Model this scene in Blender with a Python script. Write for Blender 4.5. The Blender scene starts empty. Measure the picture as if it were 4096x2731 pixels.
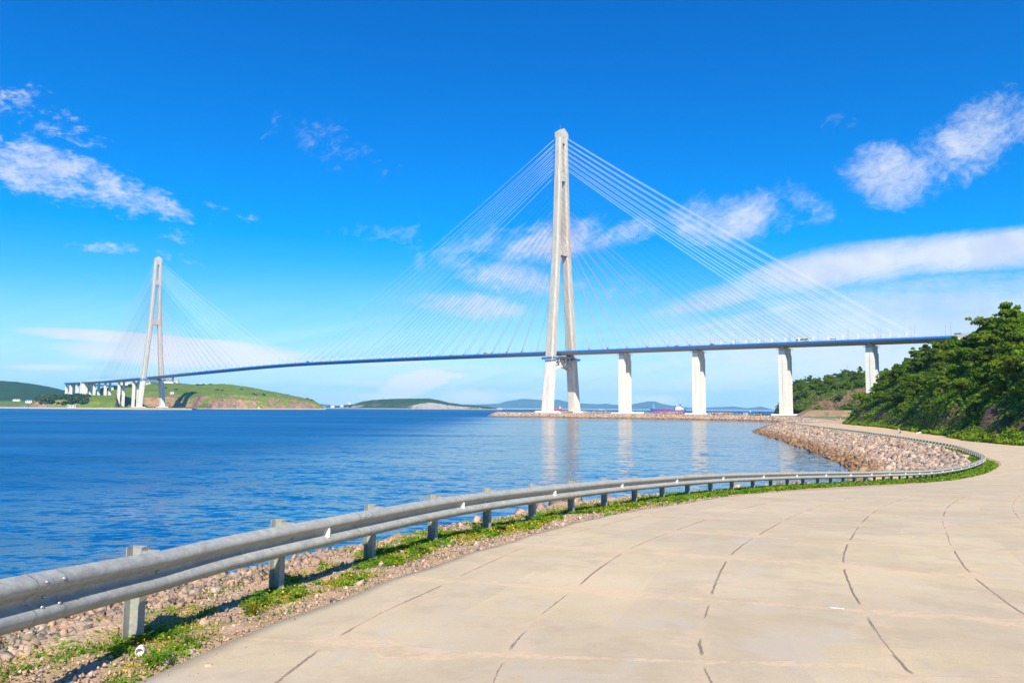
import bpy, math, random
import numpy as np
from mathutils import Vector, Matrix, noise as mnoise
R = math.radians
random.seed(7); rng = np.random.default_rng(7)
scene = bpy.context.scene
COL = scene.collection

# ------------------------------------------------------------------ camera
CZ = 8.04; PITCH = 0.08877; ROLL = 0.00721
cam_d = bpy.data.cameras.new('camera'); cam = bpy.data.objects.new('camera', cam_d); COL.objects.link(cam)
cam_d.sensor_width = 36.0; cam_d.lens = 2988.6/4096*36; cam_d.clip_start = 0.1; cam_d.clip_end = 60000
sp, cp = math.sin(PITCH), math.cos(PITCH); sr, cr = math.sin(ROLL), math.cos(ROLL)
V0 = Vector((0, -sp, cp)); D0 = Vector((0, cp, sp)); X0 = Vector((1, 0, 0))
rt = X0*cr + V0*sr; up = -X0*sr + V0*cr
M = Matrix((rt, up, -D0)).transposed().to_4x4(); M.translation = Vector((0, 0, CZ))
cam.matrix_world = M
scene.camera = cam
# ------------------------------------------------------------------ sun and sky
PHI = R(7); EL = R(42)
S = Vector((math.sin(PHI)*math.cos(EL), -math.cos(PHI)*math.cos(EL), math.sin(EL)))
sun_d = bpy.data.lights.new('sun', 'SUN'); sun = bpy.data.objects.new('sun', sun_d); COL.objects.link(sun)
sun_d.energy = 5.0; sun_d.angle = R(0.53); sun_d.color = (1.0, 0.91, 0.77)
sun.rotation_euler = S.to_track_quat('Z', 'Y').to_euler(); sun.location = (0, -50, 200)
vs = scene.view_settings
vs.view_transform = 'Standard'; vs.look = 'None'; vs.exposure = 0.62; vs.gamma = 1.0; vs.use_curve_mapping = False
scene.cycles.max_bounces = 6; scene.cycles.volume_bounces = 1
scene.cycles.transparent_max_bounces = 6
scene.cycles.sample_clamp_indirect = 6.0
scene.cycles.use_denoising = True
HAZE = 4.6e-5

class NT:
    """tiny helper for building node trees"""
    def __init__(s, tree): s.t = tree; s.n = tree.nodes; s.l = tree.links
    def new(s, kind, **kw):
        nd = s.n.new(kind)
        for k, v in kw.items(): setattr(nd, k, v)
        return nd
    def put(s, sock, v):
        if v is None: return
        if isinstance(v, bpy.types.NodeSocket): s.l.new(v, sock)
        else:
            if sock.type == 'RGBA' and hasattr(v, '__len__') and len(v) == 3: v = (*v, 1)
            sock.default_value = v
    def math(s, op, a, b=None, c=None, clamp=False):
        nd = s.new('ShaderNodeMath', operation=op, use_clamp=clamp)
        s.put(nd.inputs[0], a); s.put(nd.inputs[1], b); s.put(nd.inputs[2], c); return nd.outputs[0]
    def vmath(s, op, a, b=None, out=0):
        nd = s.new('ShaderNodeVectorMath', operation=op)
        s.put(nd.inputs[0], a)
        if b is not None:
            if op == 'SCALE': s.put(nd.inputs['Scale'], b)
            else: s.put(nd.inputs[1], b)
        return nd.outputs[out]
    def mix(s, f, a, b, mode='MIX'):
        nd = s.new('ShaderNodeMix', data_type='RGBA', blend_type=mode)
        s.put(nd.inputs[0], f); s.put(nd.inputs[6], a); s.put(nd.inputs[7], b); return nd.outputs[2]
    def ramp(s, f, stops, interp='LINEAR'):
        nd = s.new('ShaderNodeValToRGB'); e = nd.color_ramp; e.interpolation = interp
        while len(e.elements) < len(stops): e.elements.new(0.5)
        for el, (p, c) in zip(e.elements, stops):
            el.position = p; el.color = (*c, 1) if hasattr(c, '__len__') else (c, c, c, 1)
        s.put(nd.inputs[0], f); return nd.outputs[0]
    def noise(s, vec, scale, detail=4, rough=0.5, dist=0.0, out=0):
        nd = s.new('ShaderNodeTexNoise'); s.put(nd.inputs['Vector'], vec)
        nd.inputs['Scale'].default_value = scale; nd.inputs['Detail'].default_value = detail
        nd.inputs['Roughness'].default_value = rough; nd.inputs['Distortion'].default_value = dist
        return nd.outputs[out]
    def vor(s, vec, scale, feature='F1', out='Distance', rand=1.0):
        nd = s.new('ShaderNodeTexVoronoi', feature=feature); s.put(nd.inputs['Vector'], vec)
        nd.inputs['Scale'].default_value = scale; nd.inputs['Randomness'].default_value = rand
        return nd.outputs[out]
    def comb(s, x, y, z=0.0):
        nd = s.new('ShaderNodeCombineXYZ'); s.put(nd.inputs[0], x); s.put(nd.inputs[1], y); s.put(nd.inputs[2], z); return nd.outputs[0]
    def sep(s, v):
        nd = s.new('ShaderNodeSeparateXYZ'); s.put(nd.inputs[0], v); return nd.outputs
    def smooth(s, v, lo, hi, a=0.0, b=1.0):
        nd = s.new('ShaderNodeMapRange', interpolation_type='SMOOTHSTEP'); s.put(nd.inputs[0], v)
        s.put(nd.inputs[1], lo); s.put(nd.inputs[2], hi); s.put(nd.inputs[3], a); s.put(nd.inputs[4], b); return nd.outputs[0]
    def bump(s, h, strength=0.5, dist=0.1, normal=None):
        nd = s.new('ShaderNodeBump'); s.put(nd.inputs['Height'], h)
        nd.inputs['Strength'].default_value = strength; nd.inputs['Distance'].default_value = dist
        if normal is not None: s.put(nd.inputs['Normal'], normal)
        return nd.outputs[0]

world = bpy.data.worlds.new('World'); scene.world = world; world.use_nodes = True
w = NT(world.node_tree); w.n.clear()
sky = w.new('ShaderNodeTexSky', sky_type='NISHITA', sun_disc=False, sun_elevation=EL, sun_rotation=math.pi-PHI,
            altitude=0, air_density=1.0, dust_density=0.35, ozone_density=3.0)
geo = w.new('ShaderNodeTexCoord').outputs['Generated']
dx, dy, dz = w.sep(geo)
dyc = w.math('MAXIMUM', w.math('ABSOLUTE', dy), 0.02)
U = w.math('DIVIDE', dx, dyc); Vv = w.math('DIVIDE', dz, dyc)
hsv = w.new('ShaderNodeHueSaturation'); hsv.inputs['Hue'].default_value = 0.503; hsv.inputs['Saturation'].default_value = 1.42
hsv.inputs['Value'].default_value = 1.0; w.put(hsv.inputs['Color'], sky.outputs[0])
sr_, sg_, sb_ = w.sep(hsv.outputs[0])
cc = w.new('ShaderNodeCombineColor'); w.put(cc.inputs[0], w.math('MAXIMUM', w.math('MULTIPLY', w.math('SUBTRACT', sr_, .85), .85), 0.0))
w.put(cc.inputs[1], w.math('MULTIPLY', sg_, 1.12)); w.put(cc.inputs[2], w.math('MINIMUM', w.math('MULTIPLY', sb_, 1.48), 9.0)); skyc = cc.outputs[0]
front = w.smooth(dy, 0.05, 0.25)
P2 = w.comb(U, Vv)
def cloud_field(ells, ns):
    """the largest of several soft ellipses in the sky"""
    acc = None
    for cx, cy, rx, ry, ang, st in ells:
        ca, sa = math.cos(R(ang)), math.sin(R(ang))
        du = w.math('SUBTRACT', U, cx); dv = w.math('SUBTRACT', Vv, cy)
        a = w.math('ADD', w.math('MULTIPLY', du, ca/rx), w.math('MULTIPLY', dv, sa/rx))
        b = w.math('ADD', w.math('MULTIPLY', du, -sa/ry), w.math('MULTIPLY', dv, ca/ry))
        r2 = w.math('ADD', w.math('MULTIPLY', a, a), w.math('MULTIPLY', b, b))
        f = w.math('MULTIPLY', w.math('SUBTRACT', 1.0, r2), st)
        f = w.math('MAXIMUM', f, -0.8)
        acc = f if acc is None else w.math('MAXIMUM', acc, f)
    return acc
def rotP(ang, kx, ky):
    ca, sa = math.cos(R(ang)), math.sin(R(ang))
    x = w.math('ADD', w.math('MULTIPLY', U, ca*kx), w.math('MULTIPLY', Vv, sa*kx))
    y = w.math('ADD', w.math('MULTIPLY', U, -sa*ky), w.math('MULTIPLY', Vv, ca*ky))
    return w.comb(x, y, ang*0.1)
nA = w.noise(rotP(-18, 14, 26), 1.7, 6, 0.62, 0.4)          # mottled altocumulus
nB = w.noise(rotP(20, 6, 8), 1.6, 7, 0.55, 1.1)             # wispy
nC = w.noise(rotP(11, 2.2, 16), 1.5, 6, 0.55, 0.8)          # long band
nD = w.noise(rotP(2, 3.5, 30), 1.3, 6, 0.6, 0.6)            # low streaks
nE = w.noise(rotP(0, 10, 18), 2.6, 6, 0.6, 0.3)             # cumulus heads
nF = w.noise(rotP(25, 22, 34), 2.2, 8, .68, .9); nG = w.noise(rotP(-8, 30, 70), 2.0, 6, .65, .5)
def layer(ells, ns, amp, lo, hi, op, fine=None, fa=.9):
    f = cloud_field(ells, ns)
    if fine is not None: f = w.math('ADD', f, w.math('MULTIPLY', w.math('SUBTRACT', fine, .5), fa))
    v = w.math('ADD', f, w.math('MULTIPLY', w.math('SUBTRACT', ns, 0.5), amp))
    return w.smooth(v, lo, hi, 0.0, op)
LA = layer([(-0.66, .325, .16, .046, -14, .85), (-.535, .290, .12, .028, -20, .75), (-.69, .422, .055, .028, 10, .42), (-.62, .375, .07, .028, -25, .34),
            (-.515, .259, .035, .014, -5, .4), (-.40, .262, .06, .012, -12, .32), (-.455, .230, .04, .012, -8, .3),
            (-.5575, .2133, .062, .013, 0, .45), (-.5534, .1726, .035, .006, 0, .35), (-.45, .2, .05, .01, -5, .15)], nA, 2.0, 0.14, 1.15, 0.80, nG, 1.5)
LB = layer([(.522, .318, .075, .050, 0, .78), (.63, .372, .11, .055, 32, .8), (.69, .40, .05, .05, 40, .5), (.315, .262, .10, .042, 5, .6), (.40, .282, .055, .028, -28, .55),
            (.262, .245, .07, .03, -10, .4), (.1554, .236, .075, .022, 20, .65), (.03, .225, .12, .034, 8, .62), (-.055, .138, .095, .022, -4, .9), (-.01, .175, .11, .028, -12, .68),
            (-.09, .2, .06, .018, 10, .35), (.10, .16, .09, .02, 0, .25), (-.2635, .37, .07, .025, -30, .10), (-.1765, .235, .10, .016, -6, .18),
            (.427, .396, .04, .012, 10, .1)], nB, 1.7, 0.02, 1.25, 0.92, nF, 1.3)
LC = layer([(.30, .158, .13, .022, 14, .75), (.45, .190, .21, .036, 10, 1.0), (.66, .218, .23, .036, 6, 1.1), (.70, .245, .17, .016, 12, .45), (.42, .148, .22, .014, 12, .5),
            (.60, .13, .34, .055, 3, .42), (.28, .118, .12, .01, 12, .3)], nC, 1.3, 0.0, 1.05, 0.92, nF, .55)
LV = layer([(.60, .10, .50, .10, 4, 1.0), (.35, .05, .4, .04, 2, .6)], nD, 1.0, 0.05, 1.0, 0.72, nG, .6)
LD = layer([(-.50, .088, .19, .011, -4, 1.0), (-.44, .068, .20, .022, -2, .95), (-.60, .050, .10, .006, 0, .45), (-.30, .062, .08, .008, -5, .35), (.12, .10, .09, .012, 5, .2),
            (-.2, .032, .12, .006, 0, .4), (-.05, .055, .2, .009, -2, .3), (.35, .06, .3, .02, 4, .28)], nD, 1.3, 0.02, 0.75, 0.88)
LE = layer([(-.130, .032, .055, .020, 14, 1.0), (-.079, .043, .022, .006, 0, .65), (-.165, .014, .05, .007, 0, .5), (-.05, .016, .07, .012, 0, .5), (.02, .016, .08, .008, 0, .35),
            (.19, .012, .06, .008, 0, .4)], nE, 1.2, 0.05, 0.6, 0.92)
# thin veil that thickens towards the horizon
veil = w.math('MULTIPLY', w.smooth(Vv, 0.20, -0.02), w.math('ADD', 0.78, w.math('MULTIPLY', w.math('SUBTRACT', nD, .5), 0.55)), clamp=True)
cl = w.math('MULTIPLY', w.math('MAXIMUM', w.math('MAXIMUM', LA, LB), w.math('MAXIMUM', w.math('MAXIMUM', LC, LV), w.math('MAXIMUM', LD, LE))), front)
tone_n = w.smooth(w.noise(P2, 12, 5, .6, .3), .3, .7)
ctone = w.mix(tone_n, (5.2, 5.9, 7.5), (7.0, 7.3, 7.8))
skyf = w.mix(veil, skyc, w.mix(w.smooth(nC, .35, .65), (3.9, 5.8, 7.4), (5.6, 6.7, 7.7)))
ctone = w.mix(w.smooth(Vv, .14, .05), ctone, (7.6, 7.8, 8.3))
skyf = w.mix(cl, skyf, ctone)
bg = w.new('ShaderNodeBackground'); w.put(bg.inputs[0], skyf); bg.inputs[1].default_value = 0.082
wo = w.new('ShaderNodeOutputWorld'); w.l.new(bg.outputs[0], wo.inputs[0])

# ------------------------------------------------------------------ helpers
def tag(o, label=None, cat=None, group=None, kind=None):
    if label: o['label'] = label
    if cat: o['category'] = cat
    if group: o['group'] = group
    if kind: o['kind'] = kind
    return o
def empty(name, loc=(0, 0, 0), rz=0.0, parent=None):
    o = bpy.data.objects.new(name, None); COL.objects.link(o); o.location = loc; o.rotation_euler = (0, 0, rz)
    o.empty_display_size = 0.3
    if parent: o.parent = parent
    return o
def thing(name, label, cat, loc=(0, 0, 0), rz=0.0, group=None): return tag(empty(name, loc, rz), label, cat, group)
def mk(name, verts, faces, mat=None, parent=None, smooth=False, loc=None, rz=0.0):
    me = bpy.data.meshes.new(name)
    verts = np.asarray(verts, dtype=np.float32).reshape(-1, 3)
    if isinstance(faces, np.ndarray):
        n = faces.shape[1]; nf = len(faces)
        me.vertices.add(len(verts)); me.vertices.foreach_set('co', verts.ravel())
        me.loops.add(nf*n); me.loops.foreach_set('vertex_index', faces.astype(np.int32).ravel())
        me.polygons.add(nf); me.polygons.foreach_set('loop_start', np.arange(0, nf*n, n, dtype=np.int32))
        me.update(calc_edges=True)
    else:
        me.from_pydata([tuple(map(float, v)) for v in verts], [], faces); me.update()
    if smooth: me.polygons.foreach_set('use_smooth', np.ones(len(me.polygons), dtype=bool))
    if mat: me.materials.append(mat)
    o = bpy.data.objects.new(name, me); COL.objects.link(o)
    if parent: o.parent = parent
    if loc is not None: o.location = loc
    o.rotation_euler[2] = rz
    return o
def attr_col(o, name, arr):
    a = o.data.attributes.new(name, 'FLOAT_COLOR', 'POINT')
    arr = np.asarray(arr, dtype=np.float32)
    if arr.ndim == 1: arr = np.stack([arr]*3, 1)
    a.data.foreach_set('color', np.concatenate([arr, np.ones((len(arr), 1), np.float32)], 1).ravel())
class MB:
    """collects simple solids into one mesh"""
    def __init__(s): s.v = []; s.f = []
    def add(s, vs, fs):
        b = len(s.v); s.v += [tuple(v) for v in vs]; s.f += [tuple(i+b for i in f) for f in fs]
    def box(s, x0, x1, y0, y1, z0, z1):
        s.add([(x0,y0,z0),(x1,y0,z0),(x1,y1,z0),(x0,y1,z0),(x0,y0,z1),(x1,y0,z1),(x1,y1,z1),(x0,y1,z1)],
              [(3,2,1,0),(4,5,6,7),(0,1,5,4),(1,2,6,5),(2,3,7,6),(3,0,4,7)])
    def frustum(s, cx, cy, z0, z1, a0, b0, a1, b1, dx=0, dy=0):
        v = [(cx+i*a0, cy+j*b0, z0) for i, j in ((-1,-1),(1,-1),(1,1),(-1,1))]+[(cx+dx+i*a1, cy+dy+j*b1, z1) for i, j in ((-1,-1),(1,-1),(1,1),(-1,1))]
        s.add(v, [(3,2,1,0),(4,5,6,7),(0,1,5,4),(1,2,6,5),(2,3,7,6),(3,0,4,7)])
    def tube(s, pts, rad, n=8, cap=True):
        pts = [Vector(p) for p in pts]; m = len(pts)
        rads = rad if hasattr(rad, '__len__') else [rad]*m
        rings = []
        for i, p in enumerate(pts):
            t = (pts[min(i+1, m-1)]-pts[max(i-1, 0)]).normalized()
            ref = Vector((0, 0, 1)) if abs(t.z) < 0.9 else Vector((1, 0, 0))
            u = t.cross(ref).normalized(); v = t.cross(u).normalized()
            rings.append([p+(u*math.cos(2*math.pi*k/n)+v*math.sin(2*math.pi*k/n))*rads[i] for k in range(n)])
        vs = [q for r in rings for q in r]
        fs = [(i*n+k, i*n+(k+1) % n, (i+1)*n+(k+1) % n, (i+1)*n+k) for i in range(m-1) for k in range(n)]
        if cap: fs += [tuple(range(n))[::-1], tuple((m-1)*n+k for k in range(n))]
        s.add(vs, fs)
    def lathe(s, prof, n=20, c=(0, 0, 0)):
        vs = []; m = len(prof)
        for r, z in prof: vs += [(c[0]+r*math.cos(2*math.pi*k/n), c[1]+r*math.sin(2*math.pi*k/n), c[2]+z) for k in range(n)]
        s.add(vs, [(i*n+k, i*n+(k+1) % n, (i+1)*n+(k+1) % n, (i+1)*n+k) for i in range(m-1) for k in range(n)])
    def prism(s, outline, z0, z1):
        n = len(outline)
        s.add([(x, y, z0) for x, y in outline]+[(x, y, z1) for x, y in outline],
              [tuple(range(n))[::-1], tuple(range(n, 2*n))]+[(k, (k+1) % n, n+(k+1) % n, n+k) for k in range(n)])
    def sphere(s, c, r, n=8, m=5, sz=1.0):
        vs = [(c[0], c[1], c[2]-r*sz)]
        for i in range(1, m):
            a = -math.pi/2+math.pi*i/m
            vs += [(c[0]+r*math.cos(a)*math.cos(2*math.pi*k/n), c[1]+r*math.cos(a)*math.sin(2*math.pi*k/n), c[2]+r*sz*math.sin(a)) for k in range(n)]
        vs.append((c[0], c[1], c[2]+r*sz)); L = len(vs)-1
        fs = [(0, 1+(k+1) % n, 1+k) for k in range(n)]
        for i in range(m-2): fs += [(1+i*n+k, 1+i*n+(k+1) % n, 1+(i+1)*n+(k+1) % n, 1+(i+1)*n+k) for k in range(n)]
        fs += [(L, 1+(m-2)*n+k, 1+(m-2)*n+(k+1) % n) for k in range(n)]
        s.add(vs, fs)
    def build(s, name, mat, parent=None, smooth=False, loc=None, rz=0.0):
        return mk(name, s.v, s.f, mat, parent, smooth, loc, rz)
def copy_tree(o, parent=None):
    c = o.copy(); COL.objects.link(c); c.parent = parent
    for ch in list(o.children): copy_tree(ch, c)
    return c

# ------------------------------------------------------------------ materials
def mat(name): 
    m = bpy.data.materials.new(name); m.use_nodes = True; t = NT(m.node_tree)
    return m, t, m.node_tree.nodes['Principled BSDF']
def pos(t): return t.new('ShaderNodeNewGeometry').outputs['Position']
def objc(t): return t.new('ShaderNodeTexCoord').outputs['Object']
def simple(name, col, rough=0.6, var=0.12, scale=3.0, metal=0.0, bump=0.0):
    m, t, b = mat(name)
    n = t.noise(objc(t), scale, 5, .6)
    c = t.mix(t.smooth(n, .3, .7), tuple(x*(1-var) for x in col), tuple(min(1, x*(1+var)) for x in col))
    t.put(b.inputs['Base Color'], c); b.inputs['Roughness'].default_value = rough; b.inputs['Metallic'].default_value = metal
    if bump: t.put(b.inputs['Normal'], t.bump(n, bump, 0.02))
    return m
def m_concrete(name, col, dark=0.75, scale=0.12, lift=4.0, low=None):
    m, t, b = mat(name); o = objc(t); x, y, z = t.sep(o)
    st = t.noise(t.comb(t.math('MULTIPLY', x, 1.0), t.math('MULTIPLY', y, 1.0), t.math('MULTIPLY', z, .15)), scale*3, 5, .65)
    big = t.noise(o, scale, 4, .6)
    c = t.mix(t.smooth(st, .35, .7), col, tuple(k*dark for k in col))
    c = t.mix(t.math('MULTIPLY', t.smooth(big, .4, .7), .5), c, tuple(k*(dark+.12) for k in col))
    fr = t.math('FRACT', t.math('DIVIDE', z, lift)); ln = t.smooth(t.math('ABSOLUTE', t.math('SUBTRACT', fr, .5)), .47, .5)
    lift_id = t.noise(t.comb(0.0, 0.0, t.math('FLOOR', t.math('ADD', t.math('DIVIDE', z, lift), .5))), 3.7, 0)
    c = t.mix(t.math('MULTIPLY', ln, .35), c, tuple(k*.55 for k in col))
    c = t.mix(t.math('MULTIPLY', t.smooth(lift_id, .4, .65), .22), c, tuple(k*.72 for k in col))
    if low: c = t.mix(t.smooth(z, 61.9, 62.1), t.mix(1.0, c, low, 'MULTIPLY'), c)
    t.put(b.inputs['Base Color'], c); b.inputs['Roughness'].default_value = .85
    return m
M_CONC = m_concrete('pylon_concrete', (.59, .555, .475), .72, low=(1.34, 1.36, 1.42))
M_PIER = m_concrete('pier_concrete', (.84, .82, .76), .88, .1, 6.0)
M_BLUE = simple('bridge_blue_paint', (.014, .17, .56), .4, .15, .15)
M_SOFF = simple('deck_underside', (.30, .30, .30), .7, .1, .2)
M_WCAB = simple('white_cable_sheath', (.86, .87, .88), .45, .04, .1)
M_BCAB = simple('blue_cable_sheath', (.02, .13, .36), .5, .05, .1)
M_RCAB = simple('red_cable_sheath', (.62, .05, .08), .5, .05, .1)
M_ASPH = simple('asphalt', (.06, .06, .062), .9, .2, .8)
M_RAILB = simple('bridge_railing_grey', (.42, .47, .52), .5, .1, .5, .3)
M_LAMP = simple('lamp_post_grey', (.33, .36, .38), .5, .1, .5, .4)
M_WHITE = simple('white_paint', (.8, .8, .78), .5, .06, .3)
M_DARK = simple('dark_rubber', (.03, .03, .03), .7, .2, 2)
M_GLASS = simple('dark_glass', (.02, .025, .03), .12, .1, 1)
M_RED = simple('red_paint', (.66, .035, .035), .5, .15, .2)
M_HBLUE = simple('ship_blue_paint', (.02, .10, .36), .5, .15, .1)
M_ORNG = simple('orange_paint', (.75, .30, .02), .5, .15, .5)
M_YEL = simple('yellow_paint', (.75, .50, .03), .5, .15, .5)
M_GRN = simple('fence_green', (.05, .16, .12), .6, .1, .5)
M_BEIGE = simple('beige_plaster', (.62, .57, .48), .8, .1, .4)
M_SKIN = simple('skin', (.55, .33, .24), .6, .05, 4)
M_HAIR = simple('brown_hair', (.10, .045, .025), .7, .2, 20)
M_CLIP = simple('black_shoe', (.02, .02, .02), .6, .1, 10)

def m_galv():
    m, t, b = mat('galvanised_steel'); p = pos(t)
    n = t.noise(p, 9, 6, .65); s2 = t.noise(t.vmath('MULTIPLY', p, (1, 1, 6)), 2.3, 5, .6); sc = t.vor(p, 55, out='Color')
    c = t.mix(t.smooth(n, .3, .72), (.33, .345, .315), (.46, .47, .43))
    c = t.mix(t.math('MULTIPLY', t.smooth(s2, .48, .66), .45), c, (.27, .26, .255))
    c = t.mix(.10, c, sc)
    drip = t.smooth(t.noise(t.vmath('MULTIPLY', p, (14, 14, 1.2)), 2.0, 4, .7), .62, .75)
    c = t.mix(t.math('MULTIPLY', drip, .35), c, (.62, .62, .58))
    rust = t.smooth(t.noise(p, 2.1, 6, .72), .66, .76); c = t.mix(t.math('MULTIPLY', rust, .55), c, (.25, .15, .09))
    t.put(b.inputs['Base Color'], c); b.inputs['Metallic'].default_value = .2
    t.put(b.inputs['Roughness'], t.smooth(n, .2, .8, .62, .82))
    t.put(b.inputs['Normal'], t.bump(t.noise(p, 30, 4, .6), .08, .01))
    return m
M_GALV = m_galv()
M_BOLT = simple('bolt_steel', (.42, .44, .42), .35, .2, 60, .6)
M_REFL = simple('white_reflector', (.88, .88, .87), .4, .05, 20)

def m_leaf(name, c1, c2, c3, trans=.3, hue=.03, scale=.35):
    m, t, b = mat(name); p = pos(t)
    oi = t.new('ShaderNodeObjectInfo').outputs['Random']
    n = t.noise(p, scale, 3, .6); n2 = t.noise(p, scale*9, 2, .6)
    c = t.mix(t.smooth(n, .35, .65), c1, c2); c = t.mix(t.math('MULTIPLY', t.smooth(n2, .5, .75), .7), c, c3)
    h = t.new('ShaderNodeHueSaturation'); t.put(h.inputs['Color'], c)
    t.put(h.inputs['Hue'], t.math('ADD', .5-hue*.6, t.math('MULTIPLY', oi, hue)))
    t.put(h.inputs['Value'], t.math('ADD', .75, t.math('MULTIPLY', t.math('FRACT', t.math('MULTIPLY', oi, 7.13)), .75)))
    t.put(b.inputs['Base Color'], h.outputs[0]); b.inputs['Roughness'].default_value = .55
    b.inputs['Specular IOR Level'].default_value = .25
    tr = t.new('ShaderNodeBsdfTranslucent'); t.put(tr.inputs[0], t.mix(1.0, h.outputs[0], (1.3, 1.5, .5), 'MULTIPLY'))
    mx = t.new('ShaderNodeMixShader'); mx.inputs[0].default_value = trans
    out = t.n['Material Output']; t.l.new(b.outputs[0], mx.inputs[1]); t.l.new(tr.outputs[0], mx.inputs[2]); t.l.new(mx.outputs[0], out.inputs[0])
    return m
M_LEAF = m_leaf('oak_foliage', (.050, .115, .006), (.145, .225, .008), (.27, .34, .014), .45)
M_LEAFY = m_leaf('bright_foliage', (.09, .17, .008), (.17, .25, .010), (.28, .34, .02), .4)
M_FARLEAF = m_leaf('far_foliage', (.022, .055, .016), (.045, .09, .018), (.07, .12, .02), .15)
M_BARK = simple('bark', (.13, .10, .075), .9, .3, 4)
M_WEED = m_leaf('weed_leaves', (.075, .17, .010), (.14, .26, .012), (.24, .33, .03), .35, .04, 3)
M_WEEDY = m_leaf('yellow_moss', (.20, .21, .012), (.28, .25, .012), (.36, .28, .02), .3, .02, 5)
M_FLOW = simple('yellow_petals', (.80, .48, .01), .6, .1, 30)
M_STEM = simple('weed_stem', (.14, .16, .04), .7, .2, 20)
M_DRY = simple('dry_leaf', (.45, .30, .16), .7, .2, 20)

def rockmat(name, dark=False):
    m, t, b = mat(name); p = pos(t)
    a = t.new('ShaderNodeAttribute', attribute_name='tint').outputs['Color']
    n = t.noise(p, 3.0, 6, .65); n2 = t.noise(p, 14, 5, .6)
    c = t.mix(1.0, a, t.ramp(n, [(.3, (.72, .70, .70)), (.7, (1.2, 1.18, 1.15))]), 'MULTIPLY')
    c = t.mix(t.math('MULTIPLY', t.smooth(n2, .55, .75), .3), c, (.10, .08, .07))
    t.put(b.inputs['Base Color'], c); b.inputs['Roughness'].default_value = .88
    t.put(b.inputs['Normal'], t.bump(n2, .5, .05))
    return m
M_ROCK = rockmat('pink_granite')

def m_ground():
    m, t, b = mat('gravel_ground'); p = pos(t); x, y, z = t.sep(p)
    zone = t.sep(t.new('ShaderNodeAttribute', attribute_name='zone').outputs['Color'])
    gv = t.vor(p, 38, out='Color'); gd = t.vor(p, 38); gv2 = t.vor(p, 13, out='Color'); gd2 = t.vor(p, 13)
    base = t.mix(t.smooth(t.noise(p, 1.1, 5, .6), .35, .7), (.56, .36, .235), (.70, .50, .335))
    gx = t.sep(gv)[0]; gx2 = t.sep(gv2)[1]
    c = t.mix(t.smooth(gx, .2, .9), t.mix(1.0, base, (.80, .74, .70), 'MULTIPLY'), t.mix(1.0, base, (1.2, 1.2, 1.2), 'MULTIPLY'))
    c = t.mix(t.math('MULTIPLY', t.smooth(gx2, .65, .9), .4), c, (.50, .44, .38))
    c = t.mix(t.math('MULTIPLY', t.smooth(t.math('MULTIPLY', gd2, 13), .6, .9), .2), c, (.2, .13, .09))
    moss = t.math('MULTIPLY', zone[0], t.smooth(t.noise(p, 3.2, 6, .68), .44, .60))
    mossc = t.mix(t.smooth(t.noise(p, 1.3, 3), .4, .6), (.13, .19, .012), (.30, .28, .03))
    c = t.mix(t.math('MULTIPLY', moss, .8), c, mossc)
    sand = t.mix(t.smooth(t.noise(p, .25, 5, .6), .35, .65), (.58, .38, .20), (.70, .50, .29))
    c = t.mix(zone[1], c, sand)
    grass = t.mix(t.smooth(t.noise(p, .08, 5, .6), .35, .65), (.06, .12, .01), (.15, .19, .02))
    c = t.mix(zone[2], c, grass)
    t.put(b.inputs['Base Color'], c); b.inputs['Roughness'].default_value = .95
    h = t.math('ADD', t.math('MULTIPLY', gd, -1.0), t.math('MULTIPLY', t.noise(p, 6, 5, .6), 1.2))
    t.put(b.inputs['Normal'], t.bump(h, .5, .02))
    return m
M_GROUND = m_ground()

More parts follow.
